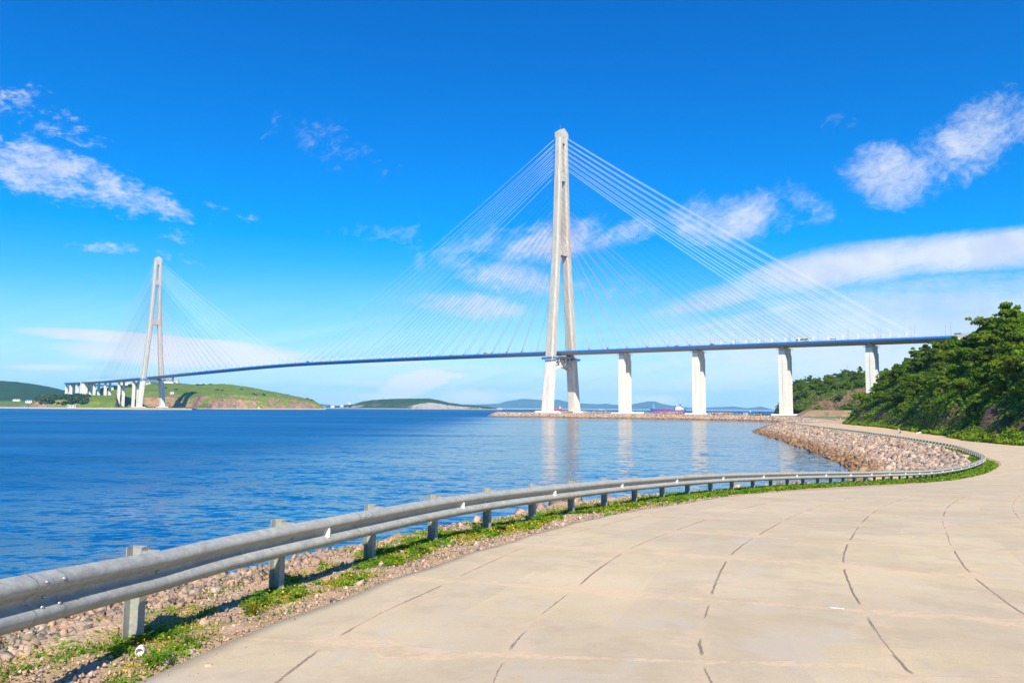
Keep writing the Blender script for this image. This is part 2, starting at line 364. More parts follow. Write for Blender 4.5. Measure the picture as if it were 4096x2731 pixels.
def m_road():
    m, t, b = mat('concrete_slabs'); p = pos(t)
    uv = t.new('ShaderNodeAttribute', attribute_name='road_uv').outputs['Vector']
    u, v, _ = t.sep(uv)
    wob = t.math('MULTIPLY', t.math('SUBTRACT', t.noise(p, 1.4, 5, .7), .5), .16)
    wob2 = t.math('MULTIPLY', t.math('SUBTRACT', t.noise(p, 11, 4, .75), .5), .035)
    vv = t.math('ADD', t.math('ADD', v, t.math('MULTIPLY', wob, .25)), wob2); uu = t.math('ADD', t.math('ADD', u, wob), wob2)
    SV, SU, OV, OU = 1.6, 3.4, ROAD_OV, ROAD_OU
    fv = t.math('FRACT', t.math('ADD', t.math('DIVIDE', vv, SV), OV)); dv = t.math('MULTIPLY', t.math('ABSOLUTE', t.math('SUBTRACT', fv, .5)), SV)
    fu = t.math('FRACT', t.math('ADD', t.math('DIVIDE', uu, SU), OU)); du = t.math('MULTIPLY', t.math('ABSOLUTE', t.math('SUBTRACT', fu, .5)), SU)
    iv = t.math('FLOOR', t.math('ADD', t.math('DIVIDE', v, SV), OV)); iu = t.math('FLOOR', t.math('ADD', t.math('DIVIDE', u, SU), OU))
    jv = t.math('FLOOR', t.math('ADD', t.math('DIVIDE', v, SV), OV+.5))
    slab = t.noise(t.comb(t.math('MULTIPLY', iv, 7.31), t.math('MULTIPLY', iu, 3.77)), 1.0, 0)
    n1 = t.noise(p, .45, 6, .62); n2 = t.noise(p, 3.5, 6, .65); n3 = t.noise(p, 45, 3, .7)
    c = t.mix(t.smooth(n1, .3, .7), (.56, .44, .265), (.67, .54, .34))
    c = t.mix(t.math('MULTIPLY', t.smooth(slab, .3, .7), .45), c, (.49, .405, .285))
    c = t.mix(t.math('MULTIPLY', t.smooth(n2, .56, .72), .45), c, (.60, .50, .38))
    c = t.mix(t.math('MULTIPLY', t.smooth(n3, .35, .8), .25), c, (.36, .31, .26))
    streak = t.noise(t.comb(t.math('MULTIPLY', u, .35), t.math('MULTIPLY', v, 3.0)), 1.2, 5, .6)
    c = t.mix(t.math('MULTIPLY', t.smooth(streak, .56, .72), .3), c, (.42, .39, .36))
    rust = t.smooth(t.noise(p, 1.1, 6, .75), .63, .70); c = t.mix(t.math('MULTIPLY', rust, .35), c, (.50, .32, .20))
    # dark open joints along the road, broken where they are filled
    gate = t.noise(t.comb(t.math('MULTIPLY', jv, 5.1), t.math('MULTIPLY', u, .30)), 1.0, 1)
    mid = t.smooth(du, .22, .5)
    wd = t.math('ADD', .001, t.math('MULTIPLY', t.noise(p, 5, 4, .7), .013))
    nearg = t.smooth(u, 45, 15)
    jt = t.math('MULTIPLY', t.math('MULTIPLY', t.smooth(t.math('SUBTRACT', dv, wd), .012, 0.0), t.smooth(gate, t.smooth(u, 24, 34, .40, .47), t.smooth(u, 24, 34, .44, .53))), mid)
    jt2 = t.math('MULTIPLY', t.smooth(du, .04, .012), t.math('MULTIPLY', t.smooth(u, 22, 40), t.smooth(t.noise(p, .35, 4, .6), .42, .55)))
    # sandy fill in the cross joints
    sw = t.math('ADD', .03, t.math('MULTIPLY', t.smooth(t.noise(p, .9, 4, .6), .38, .72), .26))
    sj = t.math('MAXIMUM', t.smooth(t.math('SUBTRACT', du, sw), .05, 0.0), t.math('MULTIPLY', t.smooth(t.math('SUBTRACT', dv, sw), .05, -.05), .45))
    sj = t.math('MULTIPLY', sj, t.smooth(t.noise(p, 9, 5, .7), .36, .56))
    c = t.mix(t.math('MULTIPLY', sj, .85), c, (.70, .50, .32))
    gr = t.smooth(t.noise(p, 60, 2, .7), .62, .72)
    c = t.mix(t.math('MULTIPLY', t.math('MULTIPLY', gr, sj), .7), c, (.38, .27, .19))
    j = t.math('MAXIMUM', jt, t.math('MULTIPLY', jt2, .6)); c = t.mix(t.math('MULTIPLY', j, .78), c, (.13, .10, .075))
    spk = t.noise(p, 90, 3, .8); c = t.mix(t.math('MULTIPLY', t.smooth(spk, .56, .70), .6), c, (.30, .24, .17)); c = t.mix(t.math('MULTIPLY', t.smooth(spk, .40, .30), .4), c, (.74, .66, .52))
    bl = t.noise(p, 1.3, 7, .72); c = t.mix(t.math('MULTIPLY', t.smooth(bl, .48, .64), .45), c, (.44, .345, .23)); c = t.mix(t.math('MULTIPLY', t.smooth(t.noise(p, .8, 7, .7, .6), .54, .64), .45), c, (.53, .465, .39))
    oil = t.math('MULTIPLY', t.smooth(t.noise(p, .6, 5, .65, 1.0), .64, .70), t.smooth(v, 5, 9)); c = t.mix(t.math('MULTIPLY', oil, .25), c, (.33, .28, .22))
    sp_ = t.smooth(t.vor(p, 2.6), .022, .012); c = t.mix(t.math('MULTIPLY', sp_, .8), c, (.06, .045, .04))
    t.put(b.inputs['Base Color'], c); b.inputs['Roughness'].default_value = .93
    h = t.math('SUBTRACT', t.math('ADD', t.math('MULTIPLY', n3, .3), t.math('MULTIPLY', sj, .6)), t.math('MULTIPLY', j, 3.0))
    t.put(b.inputs['Normal'], t.bump(h, .35, .012))
    return m

def m_water():
    m, t, b = mat('sea_water'); p = pos(t)
    px, py, pz = t.sep(p)
    dist = t.vmath('LENGTH', t.vmath('SUBTRACT', p, (0, 0, 8)), out=1)
    def nv(sx, sy, s, d, amp, ang=0.0):
        ca, sa = math.cos(ang), math.sin(ang)
        q = t.comb(t.math('ADD', t.math('MULTIPLY', px, ca*sx), t.math('MULTIPLY', py, sa*sx)), t.math('ADD', t.math('MULTIPLY', px, -sa*sy), t.math('MULTIPLY', py, ca*sy)), 0.0)
        c = t.noise(q, s, d, .6, .35, out=1)
        return t.vmath('MULTIPLY', t.vmath('SUBTRACT', c, (.5, .5, .5)), (amp, amp*1.15, 0))
    calm = t.smooth(t.noise(t.comb(t.math('MULTIPLY', px, .22), py), .011, 5, .62, .6), .40, .62, 1.35, .72)
    shelter = t.math('MULTIPLY', t.smooth(px, -90, 30), t.smooth(py, 720, 600)); calm = t.math('MULTIPLY', calm, t.smooth(shelter, 0, 1, 1.6, .48))
    n = t.vmath('ADD', nv(.45, 1.0, 2.1, 3, .80, .12), nv(.40, 1.0, .42, 3, .50, -.08))
    n = t.vmath('ADD', n, nv(.6, 1.0, .07, 2, .10, .3))
    n = t.vmath('SCALE', n, calm)
    n = t.vmath('NORMALIZE', t.vmath('ADD', n, (0, 0, 1)))
    cb = t.mix(t.smooth(t.noise(t.comb(t.math('MULTIPLY', px, .3), py), .02, 4, .6), .35, .65), (.0, .085, .235), (.0, .12, .31))
    df = t.new('ShaderNodeBsdfDiffuse'); t.put(df.inputs[0], cb)
    gl = t.new('ShaderNodeBsdfGlossy'); t.put(gl.inputs['Roughness'], t.smooth(shelter, 0, 1, .30, .10)); t.put(gl.inputs['Normal'], n)
    fr_ = t.new('ShaderNodeFresnel'); fr_.inputs['IOR'].default_value = 1.33; t.put(fr_.inputs['Normal'], n)
    f = t.math('MINIMUM', fr_.outputs[0], t.smooth(shelter, 0, 1, .26, .82)); f = t.math('MULTIPLY', f, t.smooth(t.math('MULTIPLY', calm, 1.0), .45, 1.7, 1.35, .62), clamp=True)
    mx = t.new('ShaderNodeMixShader'); t.put(mx.inputs[0], f); t.l.new(df.outputs[0], mx.inputs[1]); t.l.new(gl.outputs[0], mx.inputs[2])
    t.l.new(mx.outputs[0], t.n['Material Output'].inputs[0]); t.n.remove(b)
    return m
M_WATER = m_water()

# ------------------------------------------------------------------ shoreline geometry
YT = [-60, 0, 4.6, 7, 9, 12, 19, 29, 38, 49, 57, 68, 83, 120, 200, 430, 520, 2000]
ZT = [6.6, 6.25, 6.03, 5.92, 5.83, 5.75, 5.4, 4.8, 4.15, 3.33, 2.83, 2.43, 2.1, 2.0, 2.0, 2.2, 3.2, 3.2]
def zg(Y): return np.interp(Y, YT, ZT)
CTRL = [(-3.0,-40),(-3.2,-20),(-3.4,-6),(-3.55,1),(-3.42,6.9),(-2.78,9.2),(-1.25,13.6),(.9,17.9),(3.6,22.8),(7.3,28.7),(13.3,37.0),(19.4,44.1),(24.6,50.0),(29.7,54.9),(34.3,60.0),(39.7,66.6),(47.6,77),(54.4,87),
        (59.6,97),(64.5,107.5),(68.6,117),(72.5,129),(76,141.5),(80,156),(84.8,175),(88.5,190),(94,216),(101,250),(108,281),(113.5,303),(118.5,322),(123,336),(129,346.5),(138,352),(150,354),(165,353)]
def catmull(P, step):
    P = np.array(P, float); out = []
    for i in range(1, len(P)-2):
        p0, p1, p2, p3 = P[i-1:i+3]; n = max(2, int(np.hypot(*(p2-p1))/step))
        for k in range(n):
            s = k/n; out.append(.5*((2*p1)+(-p0+p2)*s+(2*p0-5*p1+4*p2-p3)*s*s+(-p0+3*p1-3*p2+p3)*s**3))
    out.append(P[-2]); return np.array(out)
CV = catmull(CTRL, .25)
for _ in range(30):                                   # even out the curve
    CV[1:-1] = CV[1:-1]*.5+(CV[:-2]+CV[2:])*.25
SEG = np.r_[0, np.cumsum(np.hypot(*np.diff(CV, axis=0).T))]
U0 = np.interp(0, CV[:200, 1], SEG[:200])             # u = 0 abreast of the camera
def cpt(u):
    s = u+U0; x = np.interp(s, SEG, CV[:, 0]); y = np.interp(s, SEG, CV[:, 1])
    x2 = np.interp(s+.3, SEG, CV[:, 0]); y2 = np.interp(s+.3, SEG, CV[:, 1]); x1 = np.interp(s-.3, SEG, CV[:, 0]); y1 = np.interp(s-.3, SEG, CV[:, 1])
    L = math.hypot(x2-x1, y2-y1); tx, ty = (x2-x1)/L, (y2-y1)/L
    return x, y, tx, ty
UEND = SEG[-1]-U0-.5
def off(u, v):                                        # v > 0 on the road side
    x, y, tx, ty = cpt(u); return x+ty*v, y-tx*v
def uv_of(X, Y):
    """arc length and signed offset from the rail curve"""
    X = np.asarray(X); Y = np.asarray(Y); bu = np.zeros(X.shape); bd = np.full(X.shape, 1e9)
    c = CV[::6]; s = SEG[::6]-U0
    for i in range(len(c)-1):
        ax, ay = c[i]; dx_, dy_ = c[i+1]-c[i]; L2 = dx_*dx_+dy_*dy_
        tt = ((X-ax)*dx_+(Y-ay)*dy_)/L2; tc = np.clip(tt, 0, 1)
        d = np.hypot(X-ax-tc*dx_, Y-ay-tc*dy_); cr_ = (X-ax)*dy_-(Y-ay)*dx_
        k = d < np.abs(bd); bd = np.where(k, np.where(cr_ >= 0, d, -d), bd); bu = np.where(k, s[i]+tc*math.sqrt(L2), bu)
    return bu, bd
WT = ([-60, 30, 50, 62, 80, 97, 118, 150, 200, 275, 300, 325, 360], [8, 8, 8.5, 10, 12, 14, 17, 18.0, 18.0, 17.0, 13, 8, 7])
shore = [(-12.5,-58),(-11.8,-40)]
uu = -19.0
while True:
    x, y, tx, ty = cpt(uu)
    if y > 318 or uu > UEND: break
    wv = np.interp(y, *WT)+.5*math.sin(uu*.31)+.35*math.sin(uu*.83+1)
    shore.append((x-ty*wv, y+tx*wv)); uu += 2.5
LAND = shore+[(112,330),(116,342),(126,362),(142,374),(152,390),(160,420),(171,470),(177,505),(167,552),(131,595),(77,639),(14,681),(-17,693),(-22,720),(-22,940),(-10,955),
              (60,950),(130,900),(200,840),(262,775),(300,760),(400,760),(950,760),(950,-60),(-12,-60)]
LAND = np.array(LAND, float)
def sdist(X, Y, poly, nseg=None):
    """signed distance inside a polygon (to its first nseg edges)"""
    X = np.asarray(X, float); Y = np.asarray(Y, float); d = np.full(X.shape, 1e9); ins = np.zeros(X.shape, bool); n = len(poly)
    for i in range(n):
        ax, ay = poly[i]; bx, by = poly[(i+1) % n]; ex, ey = bx-ax, by-ay
        if nseg is None or i < nseg:
            tt = np.clip(((X-ax)*ex+(Y-ay)*ey)/(ex*ex+ey*ey+1e-9), 0, 1); d = np.minimum(d, np.hypot(X-ax-tt*ex, Y-ay-tt*ey))
        c = ((ay > Y) != (by > Y)); ins ^= c & (X < ex*(Y-ay)/(ey if abs(ey) > 1e-9 else 1e-9)+ax)
    return np.where(ins, d, -d)
def nz(x, y, s, seed=0.0, oct=4):
    return mnoise.fractal(Vector((x*s+seed, y*s-seed, seed)), 1.0, 2.0, oct)
def shore_z(X, Y, d=None):
    X = np.asarray(X, float); Y = np.asarray(Y, float)
    if d is None: d = sdist(X, Y, LAND, len(LAND)-4)
    wb = np.where(Y < 325, np.interp(Y, *WT)-1.5, 8.0)
    t = np.clip(d/wb, 0, 1); z = zg(Y)*(1-(1-t)**1.15)
    return np.where(d < 0, np.maximum(d*.5, -3), z)
def sz1(x, y): return float(shore_z(np.array([x]), np.array([y]))[0])
def axis_lines(segs):
    out = []
    for a, b, st in segs: out += list(np.arange(a, b, st))
    out.append(segs[-1][1]); return np.array(out)
GX = axis_lines([(-45,-12,3),(-12,-6,.5),(-6,8,.14),(8,30,.4),(30,110,1.0),(110,210,2.2),(210,400,6),(400,950,40)])
GY = axis_lines([(-60,0,3),(0,4,.5),(4,16,.14),(16,40,.35),(40,130,.9),(130,360,2.2),(360,720,3.5),(720,990,7)])
gx, gy = np.meshgrid(GX, GY); gd = sdist(gx.ravel(), gy.ravel(), LAND, len(LAND)-4).reshape(gx.shape)
gzv = shore_z(gx, gy, gd)
gu, gv_ = uv_of(gx.ravel(), gy.ravel()); gu = gu.reshape(gx.shape); gv_ = gv_.reshape(gx.shape)
nn = np.array([nz(a, b, .9) for a, b in zip(gx.ravel(), gy.ravel())]).reshape(gx.shape)
nn2 = np.array([nz(a, b, 4.5, 3.3, 3) for a, b in zip(gx.ravel(), gy.ravel())]).reshape(gx.shape)
rough = np.clip((1.0-gv_)/1.5, 0, 1)
gz2 = gzv+(nn*.05*rough+nn2*.02*np.clip((.9-gv_)/.8, 0, 1))+np.where(gv_ < -1.3, nn*.10, 0)
keep = (gd > -7)
gidx = np.arange(gx.size).reshape(gx.shape)
q = np.stack([gidx[:-1, :-1], gidx[:-1, 1:], gidx[1:, 1:], gidx[1:, :-1]], -1).reshape(-1, 4)
q = q[keep.ravel()[q].any(1)]
used = np.unique(q); remap = -np.ones(gx.size, int); remap[used] = np.arange(len(used))
gverts = np.stack([gx.ravel(), gy.ravel(), gz2.ravel()], 1)[used]
ground = mk('ground', gverts, remap[q], M_GROUND, smooth=True); tag(ground, kind='structure')
gU, gV = gu.ravel()[used], gv_.ravel()[used]; gX, gY = gverts[:, 0], gverts[:, 1]
grassz = np.clip(1-np.abs(gV-.25)/1.15, 0, 1)*np.where(gY < 340, 1, 0)
sandz = np.clip((gV-1.5)/2.5, 0, 1)*np.clip((gY-118)/14, 0, 1)*(gY < 400)
wild = np.clip((gX-190)/30, 0, 1)*np.clip((gY-395)/30, 0, 1)
attr_col(ground, 'zone', np.stack([grassz, sandz, wild], 1))

# the concrete road
ROAD_LR = [((-3.0,-40),(80,-40)),((-3.0,-30),(80,-30)),((-3.0,-20),(80,-20)),((-3.0,-12),(80,-14)),((-2.98,-5),(80,-6)),((-2.92,.5),(80.3,2)),((-2.72,5.9),(80.5,10)),((-2.15,7.9),(80.6,12)),((-1.55,9.6),(80.7,14)),((-.3,12.7),(80.8,18)),((2.1,18),(81,25)),((4.3,21.6),(81.3,30)),((7.9,27.3),(81.6,36)),((11.6,31.9),(82,41)),((16.8,37.4),(82,46)),
           ((23.8,46.0),(82.6,54)),((30.8,54.2),(83,62)),((36.8,61),(83.5,70)),((44.5,71),(84,80)),((52.4,81.3),(84.3,90)),((57.3,88.5),(84.6,97)),((62,98.5),(85,106)),((68,112),(85.3,118)),((71.6,122),(85.6,126)),
           ((75.2,134),(88,136)),((78.5,146),(92,147)),((83.5,165),(94.3,164)),((89.5,188),(99,188)),((95.5,216),(109.5,216)),((102.5,250),(118,250)),((109.5,281),(126.5,281)),((115,303),(132.5,303)),((120,322),(138,324)),((125,336),(144,338)),((131,345.5),(150,345.5))]
rv = []; NVX = 90
LRc = catmull([a for a, b in ROAD_LR[:1]]+[a for a, b in ROAD_LR]+[ROAD_LR[-1][0]], .45)
# walk both borders together
Ls = np.array([a for a, b in ROAD_LR]); Rs = np.array([b for a, b in ROAD_LR])
tpar = np.arange(len(Ls)); rows = []
for i in range(len(Ls)-1):
    n = max(2, int(np.hypot(*(Ls[i+1]-Ls[i]))/.6)); n = min(n, 40)
    for k in range(n): rows.append(i+k/n)
rows.append(len(Ls)-1.0); rows = np.array(rows)
def sm(A, rows):
    P = np.vstack([A[:1]*2-A[1:2], A, A[-1:]*2-A[-2:-1]]); out = []
    for r in rows:
        i = min(int(r), len(A)-2); s = r-i; p0, p1, p2, p3 = P[i:i+4]
        out.append(.5*((2*p1)+(-p0+p2)*s+(2*p0-5*p1+4*p2-p3)*s*s+(-p0+3*p1-3*p2+p3)*s**3))
    return np.array(out)
Lp, Rp = sm(Ls, rows), sm(Rs, rows)
fr = np.r_[0, np.cumsum(np.linspace(.25, 2.2, NVX))]; fr = fr/fr[-1]
wobL = np.array([.05*math.sin(i*1.7)+.04*math.sin(i*.61) for i in range(len(rows))])
Lp = Lp+np.stack([wobL, -wobL], 1)*.6
rx = Lp[:, None, 0]*(1-fr)+Rp[:, None, 0]*fr; ry = Lp[:, None, 1]*(1-fr)+Rp[:, None, 1]*fr
rz_ = zg(ry)+.035
ru, rvv = uv_of(rx.ravel(), ry.ravel())
nr, nc = rx.shape; ridx = np.arange(nr*nc).reshape(nr, nc)
rq = np.stack([ridx[:-1, :-1], ridx[:-1, 1:], ridx[1:, 1:], ridx[1:, :-1]], -1).reshape(-1, 4)
verts = np.stack([rx.ravel(), ry.ravel(), rz_.ravel()], 1)
# turned-down slab edge along the verge
ed = np.stack([Lp[:, 0]-.01, Lp[:, 1], zg(Lp[:, 1])-.06], 1); eb = len(verts); verts = np.vstack([verts, ed])
eq = np.array([[eb+i, ridx[i, 0], ridx[i+1, 0], eb+i+1] for i in range(nr-1)])
ROAD_OV = 0.406; ROAD_OU = 0.412
road = mk('road', verts, np.vstack([rq, eq]), m_road(), smooth=False); tag(road, kind='structure')
a = road.data.attributes.new('road_uv', 'FLOAT_VECTOR', 'POINT')
a.data.foreach_set('vector', np.concatenate([np.stack([ru, rvv, ru*0], 1), np.stack([ru.reshape(nr, nc)[:, 0], rvv.reshape(nr, nc)[:, 0], ed[:, 0]*0], 1)]).astype(np.float32).ravel())

# ------------------------------------------------------------------ sea
NW = 220
wv = [(0, 0, 0)]; wf = []
rr = [60, 400, 1500, 5300]
for r_ in rr: wv += [(r_*math.cos(2*math.pi*k/NW), r_*math.sin(2*math.pi*k/NW), 0) for k in range(NW)]
wf += [(0, 1+k, 1+(k+1) % NW) for k in range(NW)]
for i in range(3): wf += [(1+i*NW+k, 1+(i+1)*NW+k, 1+(i+1)*NW+(k+1) % NW, 1+i*NW+(k+1) % NW) for k in range(NW)]
tag(mk('sea', wv, wf, M_WATER), kind='structure')

# ------------------------------------------------------------------ far land, built in rows by bearing and distance
def m_far(name, grass, rock, slope=(.62, .80), nscale=.02, rockn=.35, patch=None):
    m, t, b = mat(name); p = pos(t)
    nrm = t.new('ShaderNodeNewGeometry').outputs['Normal']; nzv = t.sep(nrm)[2]
    n = t.noise(p, nscale, 6, .65); n2 = t.noise(p, nscale*6, 5, .65); n3 = t.noise(t.vmath('MULTIPLY', p, (1, 1, 3)), nscale*10, 5, .7)
    g = t.mix(t.smooth(n, .36, .62), grass[0], grass[1]); g = t.mix(t.math('MULTIPLY', t.smooth(n2, .5, .68), .75), g, grass[2])
    rk = t.mix(t.smooth(n3, .35, .65), rock[0], rock[1]); rk = t.mix(t.smooth(t.noise(p, nscale*3, 5, .7), .5, .7), rk, rock[2])
    f = t.math('ADD', nzv, t.math('MULTIPLY', t.math('SUBTRACT', n2, .5), rockn))
    f = t.math('ADD', f, t.math('MULTIPLY', t.math('SUBTRACT', n, .5), rockn))
    c = t.mix(t.smooth(f, slope[0], slope[1]), rk, g)
    pz = t.sep(p)[2]; c = t.mix(t.smooth(t.math('ADD', pz, t.math('MULTIPLY', n2, 2)), 4.6, 3.6), c, (.46, .40, .33))
    t.put(b.inputs['Base Color'], c); b.inputs['Roughness'].default_value = .95; b.inputs['Specular IOR Level'].default_value = .1
    t.put(b.inputs['Normal'], t.bump(n2, .6, 3.0))
    return m
M_HILL = m_far('grassy_hill', ((.075, .15, .012), (.14, .21, .02), (.27, .28, .05)), ((.30, .17, .11), (.44, .27, .17), (.14, .10, .08)), (.68, .88), .018, 1.1)
M_FOREST = m_far('forest_hill', ((.018, .05, .022), (.03, .075, .024), (.05, .095, .03)), ((.018, .05, .022), (.03, .065, .024), (.05, .085, .03)), (.1, .2), .03)
M_ISLE = m_far('isle_rock', ((.022, .055, .022), (.035, .08, .022), (.10, .13, .035)), ((.27, .25, .23), (.38, .355, .325), (.14, .135, .125)), (.79, .89), .02, .45)
M_MOUNT = m_far('mountain', ((.04, .08, .06), (.06, .10, .06), (.07, .10, .07)), ((.10, .10, .09), (.10, .12, .09), (.14, .14, .12)), (.1, .4), .002)
M_HEAD = m_far('headland', ((.03, .065, .012), (.06, .10, .012), (.12, .15, .02)), ((.16, .10, .07), (.25, .165, .115), (.08, .055, .04)), (.76, .88), .05, .25)
M_BERM = m_far('embankment', ((.09, .15, .015), (.15, .19, .02), (.20, .19, .05)), ((.30, .21, .13), (.36, .26, .16), (.20, .15, .10)), (.90, .97), .03, .10)
def bearing_land(name, cols, mat_, amp=2.5, nscale=.03, nY=90, step=None, ridged=0.0, fall=500):
    """cols: list of (pixel column in the photo -> bearing, [(Y, z) ...]); a real terrain sheet"""
    xs = np.array([(c[0]-2048)/2988.6*.9961 for c in cols]); K = len(cols[0][1])
    Yk = np.array([[k[0] for k in c[1]] for c in cols], float); Zk = np.array([[k[1] for k in c[1]] for c in cols], float)
    step = step or 2.2/2988.6
    A = np.arange(xs[0], xs[-1], step); ts = np.linspace(0, K-1, nY)
    V = []
    for a_ in A:
        yk = np.array([np.interp(a_, xs, Yk[:, k]) for k in range(K)]); zk = np.array([np.interp(a_, xs, Zk[:, k]) for k in range(K)])
        i = np.minimum(ts.astype(int), K-2); s = ts-i
        y = yk[i]*(1-s)+yk[i+1]*s; z = zk[i]*(1-s)+zk[i+1]*s
        sl = np.clip(np.abs(np.gradient(z)/(np.abs(np.gradient(y))+1e-6))*1.5, .3, 1.6)
        for yy, zz, ss, tt in zip(y, z, sl, ts):
            X_ = a_*yy; n_ = nz(X_, yy, nscale, 5.1, 5); n2_ = abs(nz(X_, yy*.4, nscale*2.3, 9.1, 3)) if ridged else 0
            f = min(1, max(0, (zz-1)/6))
            V.append((X_, yy+n_*amp*1.5*f, zz+(n_*amp-n2_*ridged)*ss*f))
    n = len(A); idx = np.arange(n*nY).reshape(n, nY)
    q_ = np.stack([idx[:-1, :-1], idx[1:, :-1], idx[1:, 1:], idx[:-1, 1:]], -1).reshape(-1, 4)
    o = mk(name, V, q_, mat_, smooth=True); tag(o, kind='structure'); return o, np.array(V)
HC = [(-60,[(1500,-3),(1515,2),(1560,3),(1700,5),(1900,8),(2200,14),(2600,20),(3200,10)]),
 (60,[(1500,-3),(1512,2),(1560,3),(1680,5),(1850,8),(2150,14),(2550,20),(3200,10)]),
 (118,[(1495,-3),(1508,2.4),(1550,3),(1620,5),(1750,9),(2000,15),(2400,20),(3000,6)]),
 (136,[(1493,-3),(1506,2.5),(1540,3),(1556,11),(1620,15),(1850,17),(2300,20),(3000,6)]),
 (160,[(1488,-3),(1502,2.5),(1530,3),(1548,17),(1620,21),(1800,24),(2200,25),(2900,6)]),
 (200,[(1480,-3),(1493,2.5),(1525,3),(1550,18),(1640,26),(1700,29),(2100,31),(2700,6)]),
 (300,[(1465,-3),(1478,2.5),(1520,3),(1548,17),(1640,26),(1690,30),(2050,31),(2700,6)]),
 (400,[(1455,-3),(1470,3),(1515,3),(1548,15),(1630,26),(1670,30),(1920,31),(2180,50)]),
 (464,[(1450,-3),(1465,3),(1515,3.2),(1560,15),(1640,26),(1690,30),(1850,32),(2180,58)]),
 (474,[(1449,-3),(1464,3.2),(1518,3.4),(1640,4),(1735,8),(1770,32),(1860,36),(2180,60)]),
 (500,[(1445,-3),(1460,3.2),(1520,3.5),(1700,5),(1745,22),(1785,33),(1870,38),(2180,62)]),
 (560,[(1440,-3),(1455,3.2),(1520,3.5),(1725,5),(1750,25),(1795,41),(1950,52),(2110,66)]),
 (650,[(1440,-3),(1455,3.2),(1520,3.5),(1725,5),(1750,28),(1790,42),(1950,58),(2080,73)]),
 (720,[(1460,-3),(1475,2.5),(1530,3),(1760,5),(1785,28),(1820,41),(1960,57),(2080,72)]),
 (772,[(1475,-3),(1488,2.5),(1540,3),(1775,4),(1800,26),(1840,38),(1980,55),(2090,68)]),
 (790,[(1690,-3),(1703,1.5),(1722,3),(1798,5),(1818,29),(1850,38),(1990,54),(2095,67)]),
 (850,[(1790,-3),(1803,1.5),(1824,3),(1846,26),(1876,37),(1945,45),(2050,57),(2130,70)]),
 (890,[(1830,-3),(1842,1.5),(1860,3),(1882,26),(1910,37),(1968,44),(2060,56),(2140,72)]),
 (950,[(1870,-3),(1885,1.5),(1902,3),(1922,25),(1945,38),(1995,46),(2080,58),(2150,68)]),
 (1012,[(1890,-3),(1902,1.5),(1917,3),(1937,23),(1960,35),(2010,43),(2090,54),(2160,62)]),
 (1071,[(1900,-3),(1915,1.5),(1930,3),(1955,20),(1985,34),(2020,42),(2090,49),(2170,53)]),
 (1149,[(1960,-3),(1972,1.5),(1985,3),(2005,17),(2030,29),(2060,36),(2110,41),(2180,43)]),
 (1214,[(2020,-3),(2032,1.5),(2042,3),(2058,13),(2078,23),(2100,28),(2140,32),(2200,33)]),
 (1256,[(2070,-3),(2080,1.5),(2088,3),(2100,10),(2115,18),(2130,22),(2160,26),(2200,26)]),
 (1292,[(2100,-3),(2110,1),(2115,2),(2122,4),(2130,7),(2140,9),(2160,11),(2190,9)]),
 (1308,[(2110,-3)]*8)]
for c in HC: c[1].append((c[1][-1][0]+350, 2.0 if c[0] > 120 else 15.0))
HC = [(c[0], [(y, z) for y, z in c[1]]) for c in HC]
hill_l, hillV = bearing_land('grassy_hill', HC, M_HILL, 4.6, .024, 150, ridged=6.0)
fh = [(-80,112),(0,106),(60,103),(110,97),(149,91),(200,81),(244,72),(300,60),(380,45),(470,30),(560,10)]
bearing_land('forest_hill', [(x, [(2450,4),(2650,h*.35),(2850,h*.7),(3050,h*.95),(3150,h),(3500,h*.6),(3900,5)]) for x, h in fh], M_FOREST, 5, .03, 70)
isl = [(1296,0,0),(1310,8,1),(1384,14,1),(1414,17,1),(1449,28,.5),(1487,34,.4),(1544,39,.3),(1621,41,.1),(1717,42,0),(1755,36,0),(1793,27,0),(1851,19,0),(1889,17,0),(1946,12,0),(1985,6,0),(1993,2,0),(2004,5,0),(2011,-1,0)]
bearing_land('wooded_isle', [(x, [(3360,-2),(3375,1.5),(3390,min(3,h)),(3403+flat*90,h*(.3 if flat else .72)),(3440+flat*60,h*(.6 if flat else .95)),(3540,h*1.2),(3700,h*.9),(4000,-2)]) for x, h, flat in isl], M_ISLE, 4.0, .03, 60, 1.6/2988)
m1 = [(1200,1632),(1236,1617),(1270,1613),(1320,1618),(1380,1626),(1500,1624),(1700,1622),(1900,1618),(2000,1613),(2028,1604),(2092,1594),(2130,1596),(2165,1599),(2230,1597),(2275,1607),(2330,1613),(2390,1616),(2430,1614),(2459,1619),(2528,1617),(2569,1609),(2597,1604),(2622,1604),(2643,1612),(2689,1622),(2767,1631),(2826,1630),(2870,1628),(2938,1625),(2989,1632),(3020,1629),(3047,1625),(3091,1637),(3160,1640),(3260,1646)]
mc = []
for x, y in m1:
    eye = 1631.5+(x-2048)*.0073; h = (eye-y)/2988.6*14000+8
    mc.append((x, [(13300,-40),(13500,-20),(13700,h*.35),(13850,h*.8),(14000,h),(14300,h*.5),(14600,-60)]))
bearing_land('mountain_range', mc, M_MOUNT, 14, .0012, 30, 3/2988)
